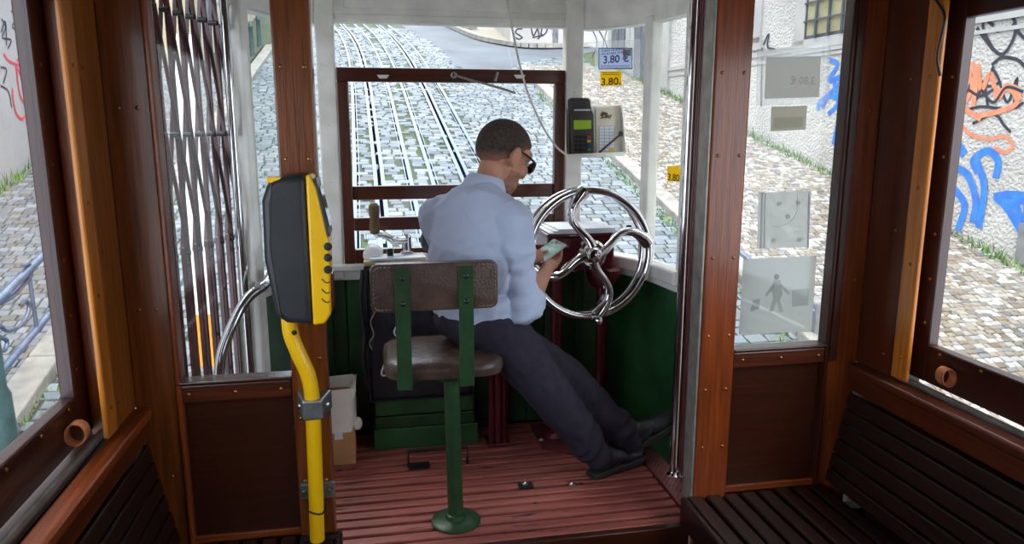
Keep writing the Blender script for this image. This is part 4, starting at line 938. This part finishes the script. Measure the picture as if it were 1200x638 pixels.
# ---- card terminal in its holder on the right front post
YT = 3.33
th_ = thing('terminal_holder', onY(690, 184, YT), 'white metal tray on the front post holding the card terminal', 'holder')
def q4(l, Y): return [onY(*p, Y) for p in l]
build('back_plate', MB().prism(q4([(664, 126), (728, 123), (732, 182), (663, 184)], YT + .05), (0, .006, 0)), M['white'], th_, bevel=.002)
build('side_plate', MB().prism([onY(662.5, 126, YT + .05), onY(662, 184, YT + .05), onY(663, 184, YT - .02), onY(662, 130, YT + .02)], (.004, 0, 0)), M['white'], th_)
build('shelf', MB().prism([onY(663, 182, YT + .05), onY(732, 180, YT + .05), onY(732, 181.5, YT - .03), onY(663, 184, YT - .03)], (0, 0, -.006)), M['white'], th_, bevel=.001)
build('side_plate', MB().prism([onY(727, 122, YT + .05), onY(732, 180, YT + .05), onY(733, 180, YT + .01), onY(728.5, 122, YT + .02)], (.003, 0, 0)), M['white'], th_)
build('front_lip', MB().prism(q4([(663, 181), (732, 178), (732, 181.5), (663, 184)], YT - .03), (0, .003, 0)), M['white'], th_)
ct = thing('card_terminal', onY(683, 182, YT), 'dark grey card payment terminal with green display in the white tray', 'card terminal')
build('body', MB().prism(q4([(669, 133), (672, 128), (693, 128), (696, 134), (697, 181), (669.5, 182.5)], YT - .01), (0, .04, 0)), M['term'], ct, bevel=.004)
build('printer_cover', MB().prism(q4([(668, 117), (671, 114.5), (690, 114.5), (692.5, 118), (694, 131), (669, 132)], YT), (0, .05, 0)), M['term'], ct, bevel=.008, seg=3)
build('paper_slot', MB().prism(q4([(673, 128), (692, 128), (692, 130), (673, 130)], YT - .012), (0, .004, 0)), M['paper'], ct)
build('display', MB().prism(q4([(672.5, 141), (693, 141), (693, 151), (672.5, 152)], YT - .012), (0, .003, 0)), M['screen'], ct, 'green lit display')
for j in range(4):
    for i in range(4):
        m_ = M['key'] if i < 3 else (M['keyr'], M['keyy'], M['keyb'], M['keyg'])[j]; cx, cy = 674.5 + i * 5.2, 160.5 + j * 5
        build('key', MB().prism(q4([(cx - 1.9, cy - 1.5), (cx + 1.9, cy - 1.5), (cx + 1.9, cy + 1.5), (cx - 1.9, cy + 1.5)], YT - .0105), (0, -.003, 0)), m_, ct)
lc = thing('price_list', onY(713, 180, YT + .03), 'cream price list card tucked in the tray beside the terminal', 'card')
build('card', MB().prism(q4([(698, 127), (726, 125), (729, 180), (699, 182)], YT + .045), (0, .002, 0)), mat('card_cream', (222, 208, 188), .7, var=.04), lc)
build('table_print', MB().prism(q4([(702, 147), (720, 147), (720.5, 178), (702, 178)], YT + .044), (0, .0008, 0)), M['paper'], lc)
gl_ = MB()
for k in range(9): gl_.prism(q4([(702, 147.5 + 3.7 * k), (720.3, 147.5 + 3.7 * k), (720.3, 148 + 3.7 * k), (702, 148 + 3.7 * k)], YT + .0432), (0, .0006, 0))
for cx in (702, 708, 714, 720): gl_.prism(q4([(cx, 147.5), (cx + .5, 147.5), (cx + .5, 178), (cx, 178)], YT + .0432), (0, .0006, 0))
build('ruled_lines', gl_, M['greyink'], lc, kind='stuff')
sc_ = MB()
for k in range(5):
    P = [onY(701 + random.uniform(0, 18), 131 + random.uniform(0, 8), YT + .044) for _ in range(4)]; r_ = ribbon(P, .005, (0, -1, 0), .0015); sc_.add(r_.v, r_.f)
build('stain', sc_, mat('tape_stain', (120, 88, 62), .8, var=.2), lc)
build('yellow_sticker', MB().prism(q4([(714, 174), (719.5, 174), (719.5, 179.5), (714, 179.5)], YT + .042), (0, .0006, 0)), M['sticky'], lc)
build('pen_clip', MB().bar(onY(702, 179, YT + .01), onY(728, 157, YT + .01), .010, .008, (0, 1, 0)).ellipsoid(onY(727.5, 157, YT + .01), (.012, .01, .014), None, 10, 8), M['key'], None, 'black pen lying across the price list card', 'pen', bevel=.002)
# cords
build('terminal_cable', MB().tube(smoothpts([onY(590, -30, 3.36), onY(594, 0, 3.36), onY(600, 32, 3.36), onY(610, 80, 3.35), onY(622, 118, 3.34), onY(638, 152, 3.34), onY(652, 172, 3.34), onY(664, 182, 3.345)], 8), .0048, 8), M['cord'], None, 'white cord hanging from the ceiling to the card terminal', 'cord', smooth='auto')
ld = thing('window_cord', onY(532, 90, YF - .04), 'thin grey cord with end ring across the front sash rail', 'cord')
build('rope', MB().tube(smoothpts([onY(532, 88, YF - .036), onY(552, 94, YF - .036), onY(578, 101, YF - .036), onY(604, 109, YF - .036)]), .005, 8), M['lanyard'], ld, smooth='auto'); a = onY(532, 88, YF - .036); build('ring', MB().tube([a + V((.011 * math.cos(t), 0, .011 * math.sin(t))) for t in [k * math.pi / 8 for k in range(16)]], .004, 6, closed=True), M['steel'], ld, smooth='auto')

# ---- price stickers on the right corner pane
pa, pb = V((.985, 3.425, 0)), V((1.195, 3.115, 0)); pu = (pb - pa).normalized(); pn = V((-pu.y, pu.x, 0)); pn = pn if pn.dot(V((-1, -1, 0))) > 0 else -pn
def onPA(x, y, off=.004): r = ray(x, y); d = (pa + pn * off).dot(pn); return CAMP + r * ((d - CAMP.dot(pn)) / r.dot(pn))
def onpane(l, off): return [onPA(*p, off) for p in l]
def tx(mb_parent, s, px, py, hpx, m, plane, off, right, hs=1.3):
    o_ = plane(px, py, off) ; d = (o_ - CAMP).dot(FW); return build('lettering', text_mb(s, hpx * d / FPX * 1.38, o_, right, (0, 0, 1), hs), m, mb_parent)
s1 = thing('price_sticker', onPA(720, 82), 'pale blue 3.80 euro ticket price sticker on the corner pane', 'sticker')
build('film', MB().prism(onpane([(697, 48), (751, 46), (750, 92), (697, 93)], .0035), pn * .0006), M['film'], s1, 'clear film backing')
build('sheet', MB().prism(onpane([(702, 56), (741, 56), (741, 81), (701.5, 81.5)], .0045), pn * .0006), M['stickb'], s1)
build('border', MB().prism(onpane([(702, 56), (741, 56), (741, 57), (702, 57)], .0052), pn * .0004).prism(onpane([(702, 80.5), (741, 80), (741, 81), (702, 81.5)], .0052), pn * .0004).prism(onpane([(701.5, 56), (702.3, 56), (702.3, 81), (701.5, 81)], .0052), pn * .0004).prism(onpane([(740.4, 56), (741.2, 56), (741.2, 81), (740.4, 81)], .0052), pn * .0004), M['navy'], s1)
tx(s1, '3.80 €', 706.5, 74.5, 8.8, M['navy'], onPA, .0056, pu, 1.17)
tx(s1, 'TARIFA DE BORDO', 704.5, 61, 2.3, M['navy'], onPA, .0056, pu); tx(s1, 'ON BOARD TICKET', 704.5, 64.6, 2.3, M['navy'], onPA, .0056, pu)
build('stamp', MB().prism(onpane([(730, 57.8), (739.5, 57.8), (739.5, 65.5), (730, 65.5)], .0052), pn * .0004), M['greyink'], s1); build('stamp_edge', MB().prism(onpane([(730, 57.8), (731, 57.8), (731, 65.5), (730, 65.5)], .0058), pn * .0004), M['redink'], s1)
fp = MB()
for y_ in (77.0, 79.0):
    x_ = 704
    while x_ < 737: w_ = random.uniform(1.2, 3.2); fp.prism(onpane([(x_, y_ - .4), (x_ + w_, y_ - .4), (x_ + w_, y_ + .4), (x_, y_ + .4)], .0055), pn * .0003); x_ += w_ + .8
build('fine_print', fp, M['navy'], s1, kind='stuff')
s2 = thing('price_sticker', onPA(715, 101), 'yellow 3.80 price sticker under the blue one', 'sticker')
build('sheet', MB().prism(onpane([(703.5, 83.5), (728.5, 83), (728.5, 100.5), (703.5, 101)], .0045), pn * .0006), M['sticky'], s2)
tx(s2, '3.80', 704, 100.2, 8.4, M['ink'], onPA, .0056, pu); tx(s2, '€', 725, 100, 3.2, M['ink'], onPA, .0056, pu)
fp = MB()
for y_ in (85.5, 87.5): fp.prism(onpane([(706, y_ - .3), (726, y_ - .3), (726, y_ + .3), (706, y_ + .3)], .0055), pn * .0003)
build('fine_print', fp, M['ink'], s2, kind='stuff')
qa, qb = V((1.205, 3.08, 0)), V((1.25, 2.82, 0)); qu = (qb - qa).normalized(); qn = V((qu.y, -qu.x, 0)); qn = qn if qn.x < 0 else -qn
def onPB(x, y, off=.004): r = ray(x, y); d = (qa + qn * off).dot(qn); return CAMP + r * ((d - CAMP.dot(qn)) / r.dot(qn))
s3 = thing('price_sticker', onPB(786, 212), 'yellow 3.80 price sticker half hidden behind the chrome pole', 'sticker')
build('sheet', MB().prism([onPB(*p, .0045) for p in ((782, 195), (797, 194), (797, 213), (782, 213))], qn * .0006), M['sticky'], s3); tx(s3, '3.80', 782.3, 211, 8, M['ink'], onPB, .0056, qu)
s4 = thing('small_notice', onPB(777, 220), 'small pale notice low on the corner pane', 'sticker')
build('sheet', MB().prism(onpane([(731, 261), (744, 262), (744, 276), (731, 275)], .0045), pn * .0006), M['film'], s4); build('print', MB().prism(onpane([(734, 264), (740, 264), (740, 272), (734, 272)], .0055), pn * .0004), M['irong'], s4)

# ---- signs seen from behind on the right partition pane
YG = PY + .020
def onPG(x, y, off=0): return onY(x, y, YG)
def sign(name, quad, m, label):
    o = thing(name, onPG(*quad[-1]), label, 'sign', 'signs on the right partition pane'); build('sheet', MB().prism([onPG(*p) for p in quad], (0, .001, 0)), m, o); return o
g1 = sign('sign_back', [(898, 67), (962, 66), (960, 114), (896, 116)], M['signback'], 'grey rear of a price sign high on the right pane')
build('film', MB().prism([onPG(*p) + V((0, .002, 0)) for p in ((888, 57), (974, 55), (972, 122), (886, 124))], (0, .0006, 0)), M['film'], g1)
build('lettering', text_mb('3.80 €', .036, onPG(955, 99) + V((0, -.001, 0)), (-1, 0, 0), (0, 0, 1)), M['signprint'], g1)
g2 = sign('sign_back', [(904, 125), (946, 124), (944, 152), (903, 154)], M['signolive'], 'small olive rear of a yellow price sticker below the grey sign')
build('glare_band', MB().prism([onPG(*p) + V((0, -.001, 0)) for p in ((907, 138), (941, 137), (940, 149), (906, 151))], (0, .0006, 0)), M['signghost'], g2)
g3 = sign('leaflet_holder', [(889, 226), (951, 224), (947, 290), (887, 292)], M['acryl'], 'clear acrylic leaflet holder in the middle of the right pane')
for a_, b_ in ((892, 894), (896, 897.5), (947, 949)): build('ridge', MB().prism([onPG(*p) + V((0, -.002, 0)) for p in ((a_, 226), (b_, 226), (b_ - 1.5, 291), (a_ - 1.5, 291))], (0, .002, 0)), M['greyink'], g3)
for px, py in ((913, 239), (935, 238), (923, 254), (906, 282), (936, 281)): c_ = onPG(px, py); build('adhesive_pad', bx(c_.x - .007, c_.x + .007, YG - .004, YG, c_.z - .007, c_.z + .007), M['acryl'], g3)
build('curved_slot', MB().tube(smoothpts([onPG(*p) + V((0, -.002, 0)) for p in ((934, 226), (934, 245), (928, 258), (915, 265), (903, 265))]), .0008, 6), M['greyink'], g3)
g4 = sign('sign_back', [(871, 304), (957, 300), (951, 389), (866, 392)], M['signgrey2'], 'pale grey square sign rear with a faint walking figure')
def gh(l, d=-.001): return MB().prism([onPG(*p) + V((0, d, 0)) for p in l], (0, .0006, 0))
fg = gh([(907, 328), (914, 328), (917, 345), (914, 352), (918, 366), (914, 366), (910, 354), (905, 366), (901, 366), (906, 350), (904, 340)]).ellipsoid(onPG(910, 324), (.009, .001, .009), None, 12, 8); fg.prism([onPG(*p) + V((0, -.001, 0)) for p in ((915, 332), (926, 344), (924, 346), (914, 336))], (0, .0006, 0)).prism([onPG(*p) + V((0, -.001, 0)) for p in ((906, 332), (896, 346), (898, 348), (907, 338))], (0, .0006, 0))
build('figure_print', fg, M['signghost'], g4); build('case_print', gh([(928, 340), (948, 338), (947, 358), (928, 360)]), M['signghost'], g4); build('tag_print', gh([(882, 352), (891, 350), (889, 362), (879, 366)]), M['signghost'], g4)
build('suction_cup', MB().lathe(onPG(910, 324.5), [(.010, 0), (.010, .003), (.004, .006), (.001, .0065)], 12, (0, -1, 0)), M['acryl'], g4, smooth='auto')

# ================================================================== THE DRIVER
def remesh(mb, voxel, smooth=8, fac=.5, fold=None):
    """fuse overlapping closed shapes into one smooth continuous surface"""
    me = bpy.data.meshes.new('tmp'); me.from_pydata([tuple(p) for p in mb.v], [], mb.f); me.update()
    bm = bmesh.new(); bm.from_mesh(me); bmesh.ops.recalc_face_normals(bm, faces=bm.faces); bm.to_mesh(me); bm.free()
    o = bpy.data.objects.new('tmp', me); COL.objects.link(o)
    r = o.modifiers.new('r', 'REMESH'); r.mode = 'VOXEL'; r.voxel_size = voxel; r.use_smooth_shade = True
    if smooth: s = o.modifiers.new('s', 'SMOOTH'); s.iterations = smooth; s.factor = fac
    out = bpy.data.meshes.new_from_object(o.evaluated_get(bpy.context.evaluated_depsgraph_get()))
    bpy.data.objects.remove(o); bpy.data.meshes.remove(me)
    if fold:
        N = [v.normal.copy() for v in out.vertices]
        for v, n in zip(out.vertices, N): v.co += n * fold(v.co)
        out.update()
    return out
def mesh_obj(name, me, m, parent, label=None):
    me.materials.clear(); me.materials.append(m)
    for p in me.polygons: p.use_smooth = True
    o = bpy.data.objects.new(name, me); finish(o, parent, label); return o
def frame(f, up=(0, 0, 1)):
    f = V(f).normalized(); r = f.cross(V(up)).normalized(); u = r.cross(f); return r, f, u
def rotm(r, f, u): return Matrix((r, f, u)).transposed()

aF = math.radians(48); F = V((math.sin(aF), math.cos(aF), 0)); Rb = V((math.cos(aF), -math.sin(aF), 0)); Z = V((0, 0, 1))
PEL = V((.372, 2.70, .735)); RS, LS = V((.492, 2.60, 1.105)), V((.245, 2.85, 1.10))
RE, RW_ = V((.536, 2.59, .79)), V((.650, 2.755, .885))
LE, LW_ = V((.345, 3.03, .84)), V((.605, 2.945, .90))
RH, LH = PEL + Rb * .085 + V((.01, 0, -.02)), PEL - Rb * .085 + V((.03, 0, -.02))
RK, RA = V((.655, 2.665, .425)), V((.895, 2.775, .085)); LK, LA = V((.735, 2.80, .45)), V((1.07, 2.855, .105))
NB = V((.405, 2.745, 1.19)); BM_ = rotm(Rb, F, Z)
yh, ph = math.radians(62), math.radians(27)
hf = V((math.sin(yh) * math.cos(ph), math.cos(yh) * math.cos(ph), -math.sin(ph))); hr, hf, hu = frame(hf); HM = rotm(hr, hf, hu)
HS = 1.15; HC = V((.500, 2.80, 1.362)); hr, hf, hu = hr * HS, hf * HS, hu * HS; HM = rotm(hr, hf, hu)
person = thing('person', (PEL.x, PEL.y, 0), 'man in pale blue shirt and dark trousers perched on the stool looking at his phone', 'person')
# phone
PH = V((.690, 2.865, .952)); pU = V((.80, .42, .42)).normalized(); pN = V((-.30, -.50, .81)); pN = (pN - pU * pN.dot(pU)).normalized(); pV = pN.cross(pU)
fonw = thing('mobile_phone', PH, 'silver mobile phone with lit screen in the driver hands', 'phone')
build('body', MB().obox(PH, pU, pV, pN, .146, .072, .008), M['phone'], fonw, bevel=.003); build('screen', MB().obox(PH + pN * .0045, pU, pV, pN, .132, .066, .0012), M['pscreen'], fonw)
# --- body: one continuous surface
b = MB()
b.ellipsoid(HC, (.073, .094, .092), HM); b.ellipsoid(HC + hf * .022 - hu * .055, (.062, .070, .070), HM); b.ellipsoid(HC + hf * .048 - hu * .100, (.046, .046, .034), HM)
b.ellipsoid(HC + hf * .070 - hu * .118, (.022, .020, .018), HM)                                            # chin
b.ellipsoid(HC + hf * .080 + hu * .010, (.050, .018, .030), HM)                                            # brow
b.capsule(HC + hf * .092 - hu * .012, .010, HC + hf * .108 - hu * .048, .014)                              # nose
b.ellipsoid(HC + hf * .088 - hu * .082, (.024, .012, .010), HM)                                            # mouth
for s in (-1, 1):
    b.ellipsoid(HC + hr * s * .036 + hf * .070 - hu * .045, (.024, .022, .024), HM)                        # cheek
    e = HC + hr * s * .079 - hu * .028 - hf * .004
    b.ellipsoid(e, (.012, .022, .034), HM @ Matrix.Rotation(math.radians(14) * s, 3, 'Z')); b.ellipsoid(e - hu * .026 + hf * .004, (.009, .012, .012), HM)
b.capsule(NB - Z * .05, .060, HC - hu * .055 - hf * .020, .052)
b.ellipsoid(NB - Z * .02, (.11, .07, .05), BM_); b.capsule(RS - Rb * .03, .055, LS + Rb * .03, .055)
b.ellipsoid((PEL + NB) / 2 + Z * .08, (.155, .10, .17), BM_); b.ellipsoid(PEL + Z * .1, (.14, .10, .15), BM_); b.ellipsoid(PEL, (.14, .10, .10), BM_)
for A, B, C in ((RH, RK, RA), (LH, LK, LA)): b.capsule(A, .075, B, .05); b.capsule(B, .05, C, .035)
for S, E_, W_ in ((RS, RE, RW_), (LS, LE, LW_)):
    b.capsule(S, .05, E_, .04); b.capsule(E_, .041, E_.lerp(W_, .35), .043); b.capsule(E_.lerp(W_, .35), .043, W_, .027)
def hand(W_, palm, out, knuck, curl, thumb_tip, side):
    """palm block from the wrist, four fingers of unequal length bent at two knuckles, thumb from the side of the palm"""
    ax = (palm - W_).normalized(); out = (out - ax * out.dot(ax)).normalized(); acr = ax.cross(out).normalized()
    b.capsule(W_, .026, palm - ax * .01, .026)
    for t in (-.026, -.009, .009, .026): b.capsule(palm - ax * .03 + acr * t * .8, .014, palm + ax * .032 + acr * t, .0125)
    for t, ln, r_ in ((-.030, .8, .0078), (-.010, 1.0, .0088), (.010, 1.08, .009), (.029, .98, .0088)):
        k = palm + ax * .040 + acr * t; k1 = k + (ax * .8 + out * curl[0]).normalized() * .034 * ln; k2 = k1 + (ax * .35 + out * curl[1]).normalized() * .026 * ln; k3 = k2 + (ax * -.15 + out * curl[2]).normalized() * .020 * ln
        b.capsule(k, r_ + .001, k1, r_); b.capsule(k1, r_, k2, r_ - .0005); b.capsule(k2, r_ - .0005, k3, r_ - .0015)
    t0 = palm - ax * .022 + acr * side * .030; t1 = t0 + (acr * side * .6 + out * .8 + ax * .5).normalized() * .038
    b.capsule(t0, .014, t1, .0115); b.capsule(t1, .0115, thumb_tip, .009)
hand(RW_, PH - pU * .028 - pV * .034 - pN * .026, pN, None, (.25, 1.0, 1.0), PH - pU * .015 - pV * .008 + pN * .015, -1)
hand(LW_, PH - pU * .075 + pV * .030 - pN * .022, pN, None, (.3, 1.0, 1.0), PH - pU * .035 + pV * .018 + pN * .015, 1)
bme = remesh(b, .0055, 5, .5)
body = mesh_obj('body', bme, M['skin'], person)
# stubble on the jaw: a second material on the same surface
bme.materials.append(M['stubble'])
for p in bme.polygons:
    l = HM.inverted() @ (p.center - HC)
    if l.z < -.062 and l.z > -.16 and l.y > .012 and l.length < .17 and not (abs(l.x) < .014 and l.y > .098): p.material_index = 1
# --- face details and hair
for s in (-1, 1):
    build('eye', MB().ellipsoid(HC + hr * s * .032 + hf * .084 - hu * .014, (.012, .008, .008), HM, 12, 8), mat('eye_white', (228, 224, 218), .2), body, smooth=True)
build('lips', MB().ellipsoid(HC + hf * .097 - hu * .083, (.022, .006, .005), HM, 12, 8), mat('lips', (160, 96, 86), .5), body, smooth=True)
hb = MB().ellipsoid((0, 0, 0), (1, 1, 1), None, 64, 48); FADE = []
for i, v in enumerate(hb.v):
    x_, f_, u_ = v
    thr = .38 if f_ > .75 else (.38 - (.75 - f_) * .55 if f_ > .35 else (.16 - (.35 - f_) * 1.2 if f_ > -.15 else -.44 - (-.15 - f_) * .50))
    thr += .03 * noise.noise(v * 14)
    t = max(0, min(1, (u_ - thr) / .12 + .5)); side_ = max(0, min(1, (.55 - f_) / .4)); g = max(0, min(1, (u_ - thr + .02) / (.08 + .30 * side_)))
    FADE.append(1 - g); k = .95 + t * .062 + .028 * g
    base = V((x_ * .0735, f_ * .095, u_ * .093)); low = max(0, -u_ - .2) * .010
    hb.v[i] = HC + HM @ (base * k + V((0, -.006 * max(0, -f_) - low, 0)))
hm = M['hair'].copy(); hm.name = 'hair_faded'; nn_ = hm.node_tree; p_ = nn_.nodes['Principled BSDF']; src_ = p_.inputs['Base Color'].links[0].from_socket
at_ = nn_.nodes.new('ShaderNodeAttribute'); at_.attribute_name = 'fade'; mx_ = nn_.nodes.new('ShaderNodeMixRGB'); mx_.inputs[2].default_value = (*lin((150, 104, 84)), 1)
nn_.links.new(at_.outputs['Fac'], mx_.inputs[0]); nn_.links.new(src_, mx_.inputs[1]); nn_.links.new(mx_.outputs[0], p_.inputs['Base Color'])
ho = build('hair', hb, hm, person, 'short cropped dark brown hair', smooth=True)
fa = ho.data.attributes.new('fade', 'FLOAT', 'POINT')
for i, v_ in enumerate(FADE): fa.data[i].value = v_ ** 1.3
sg_ = MB()
for s in (-1, 1):
    a_ = HC + hr * s * .079 - hu * .004 - hf * .012; m_ = HC + hr * s * .077 + hf * .05 - hu * .004; c_ = HC + hr * s * .060 + hf * .098 - hu * .006
    sg_.tube(smoothpts([a_ - hf * .006 - hu * .012, a_, m_, c_], 6), [.0035] * 10 + [.0045] * 9, 8)
sg_.tube([HC + hr * .012 + hf * .112 - hu * .008, HC - hr * .012 + hf * .112 - hu * .008], .003, 8)
gls = build('sunglasses', sg_, M['black'], person, 'black sunglasses', smooth='auto')
for s in (-1, 1): build('lens', MB().ellipsoid(HC + hr * s * .036 + hf * .104 - hu * .018, (.030, .009, .023), HM @ Matrix.Rotation(math.radians(-16) * s, 3, 'Z'), 20, 12), M['lens'], gls, smooth=True)
# --- shirt
s = MB()
s.ellipsoid(V((.375, 2.715, 1.045)), (.192, .122, .185), BM_); s.ellipsoid(PEL + Z * .20 - Rb * .012, (.196, .128, .19), BM_); s.ellipsoid(PEL + Z * .06, (.182, .135, .12), BM_)
s.ellipsoid(V((.375, 2.72, 1.13)) - F * .015, (.17, .085, .085), BM_)
s.capsule(RS, .068, LS, .068); s.capsule(NB - F * .02, .066, RS.lerp(NB, .08) + Z * .006, .062); s.capsule(NB - F * .02, .066, LS.lerp(NB, .08) + Z * .006, .062); s.capsule(NB - Z * .03, .075, NB + Z * .018 + F * .012, .062)
for S, E_, W_ in ((RS, RE, RW_), (LS, LE, LW_)):
    s.capsule(S, .070, S.lerp(E_, .55), .063); s.capsule(S.lerp(E_, .55), .063, E_, .060); s.capsule(E_, .058, E_.lerp(W_, .10), .055)
    c0 = E_.lerp(W_, .04); c1 = E_.lerp(W_, .12); s.capsule(c0, .057, c1, .053)
axA = (RE - RS).normalized()
def shirt_fold(p):
    a = noise.noise(V((p.x * 9, p.y * 9, p.z * 5))) * .008
    rg = lambda q: (1 - abs(noise.noise(q))) ** 5
    a += .007 * rg(V((p.dot(Rb) * 5 + p.z * 4, p.z * 6, p.dot(F) * 4))) + .006 * rg(V((p.dot(Rb) * 7 - p.z * 9 + 4, p.z * 5, p.dot(F) * 5)))
    d = p - RE; q = (p - RS).dot(axA)
    arm = math.exp(-((p - (RS + axA * q)).length / .09) ** 2)
    a += arm * .0045 * math.sin(q * 95 + 5 * noise.noise(p * 9)) * max(0, min(1, (q - .06) / .12))
    h = max(0, 1 - abs(p.z - .80) / .20)
    a += h * .006 * noise.noise(V((p.x * 10 + p.z * 10, p.y * 10, p.z * 26)))
    a += .004 * max(0, noise.noise(V((p.dot(Rb) * 14 + p.z * 9, p.z * 7, p.dot(F) * 6))))
    return a * 1.5
mesh_obj('shirt', remesh(s, .0065, 8, .5, shirt_fold), M['shirt'], person, 'pale blue shirt with rolled sleeves')
cl = MB()
cc_, nrm_ = NB + Z * .048 + F * .016, (Z + F * .30).normalized(); u0 = Rb; v0 = nrm_.cross(u0).normalized()
prof = ((.060, -.04), (.076, -.036), (.084, -.026), (.078, -.004), (.068, .018), (.064, .021), (.060, .014))
n_ = 40; k0 = 0
for j in range(n_ + 1):
    a = math.radians(112 + 316 * j / n_) if False else math.radians(-248 + 316 * j / n_)
    for r_, h_ in prof: cl.v.append(cc_ + (u0 * math.cos(a) * 1.0 - v0 * math.sin(a) * -1.0 * 1.04) * r_ + nrm_ * h_)
m_ = len(prof)
for j in range(n_):
    for i in range(m_): A = j * m_; B = A + m_; cl.f.append((A + i, A + (i + 1) % m_, B + (i + 1) % m_, B + i))
cl.f += [tuple(range(m_)), tuple(range(n_ * m_, n_ * m_ + m_))[::-1]]
build('collar', cl, M['shirt'], person, smooth='auto', angle=50)
for E_, W_ in ((RE, RW_), (LE, LW_)):
    d_ = (W_ - E_).normalized(); build('rolled_cuff', MB().lathe(E_.lerp(W_, .24), [(.044, -.03), (.056, -.026), (.060, 0), (.059, .018), (.055, .023), (.044, .02)], 24, d_), M['shirt'], person, smooth='auto', angle=60)
# --- trousers
t = MB()
t.ellipsoid(PEL - Z * .005, (.180, .142, .105), BM_)
t.capsule(RH, .104, LH, .104)
for A, B, C in ((RH, RK, RA), (LH, LK, LA)):
    t.capsule(A, .106, A.lerp(B, .5), .099); t.capsule(A.lerp(B, .5), .099, B, .088); t.capsule(B, .088, B.lerp(C, .6), .076); t.capsule(B.lerp(C, .6), .076, C.lerp(B, .06), .066)
lg = (RA - RH).normalized()
def tr_fold(p):
    q = (p - RH).dot(lg)
    a = .007 * noise.noise(V((p.x * 11, p.y * 14, p.z * 8))) + .004 * noise.noise(p * 26)
    a += .006 * math.sin(q * 55 + 7 * noise.noise(p * 6)) * max(0, min(1, (.22 - abs(q - .72)) / .1))
    return a
mesh_obj('trousers', remesh(t, .0075, 8, .5, tr_fold), M['trouser'], person, 'dark grey trousers')
# --- shoes
def shoe(heel, d, up):
    d = V(d).normalized(); r = d.cross(V(up)).normalized(); u = r.cross(d); R3 = rotm(r, d, u); P = lambda a, f_, h: heel + r * a + d * f_ + u * h
    m = MB(); m.ellipsoid(P(0, .045, .05), (.036, .052, .048), R3); m.ellipsoid(P(0, .02, .09), (.034, .04, .04), R3); m.ellipsoid(P(0, .11, .052), (.040, .075, .044), R3); m.ellipsoid(P(0, .20, .036), (.046, .072, .034), R3); m.ellipsoid(P(0, .245, .032), (.040, .040, .030), R3); m.ellipsoid(P(0, .07, .085), (.036, .055, .04), R3)
    o = mesh_obj('shoe', remesh(m, .006, 5, .5, lambda p: .0025 * noise.noise(p * 45)), M['shoe'], person)
    out = [(-.032, -.008), (.032, -.008), (.038, .04), (.036, .10), (.047, .18), (.048, .235), (.034, .28), (.0, .292), (-.034, .28), (-.046, .235), (-.044, .18), (-.036, .10), (-.038, .04)]
    build('sole', MB().prism([P(a, f_, -.006) for a, f_ in out], u * .026), M['sole'], o, bevel=.006)
    lc_ = MB()
    for k in range(5): lc_.tube([P(-.022, .12 + k * .017, .088 - k * .009), P(0, .122 + k * .017, .097 - k * .009), P(.022, .12 + k * .017, .088 - k * .009)], .0035, 6)
    build('laces', lc_, M['black'], o, smooth='auto')
shoe(V((.862, 2.765, .008)), (.86, .36, .06), (0, 0, 1))
shoe(V((1.035, 2.845, .055)), (.84, .06, .50), (-.5, -.1, .85))
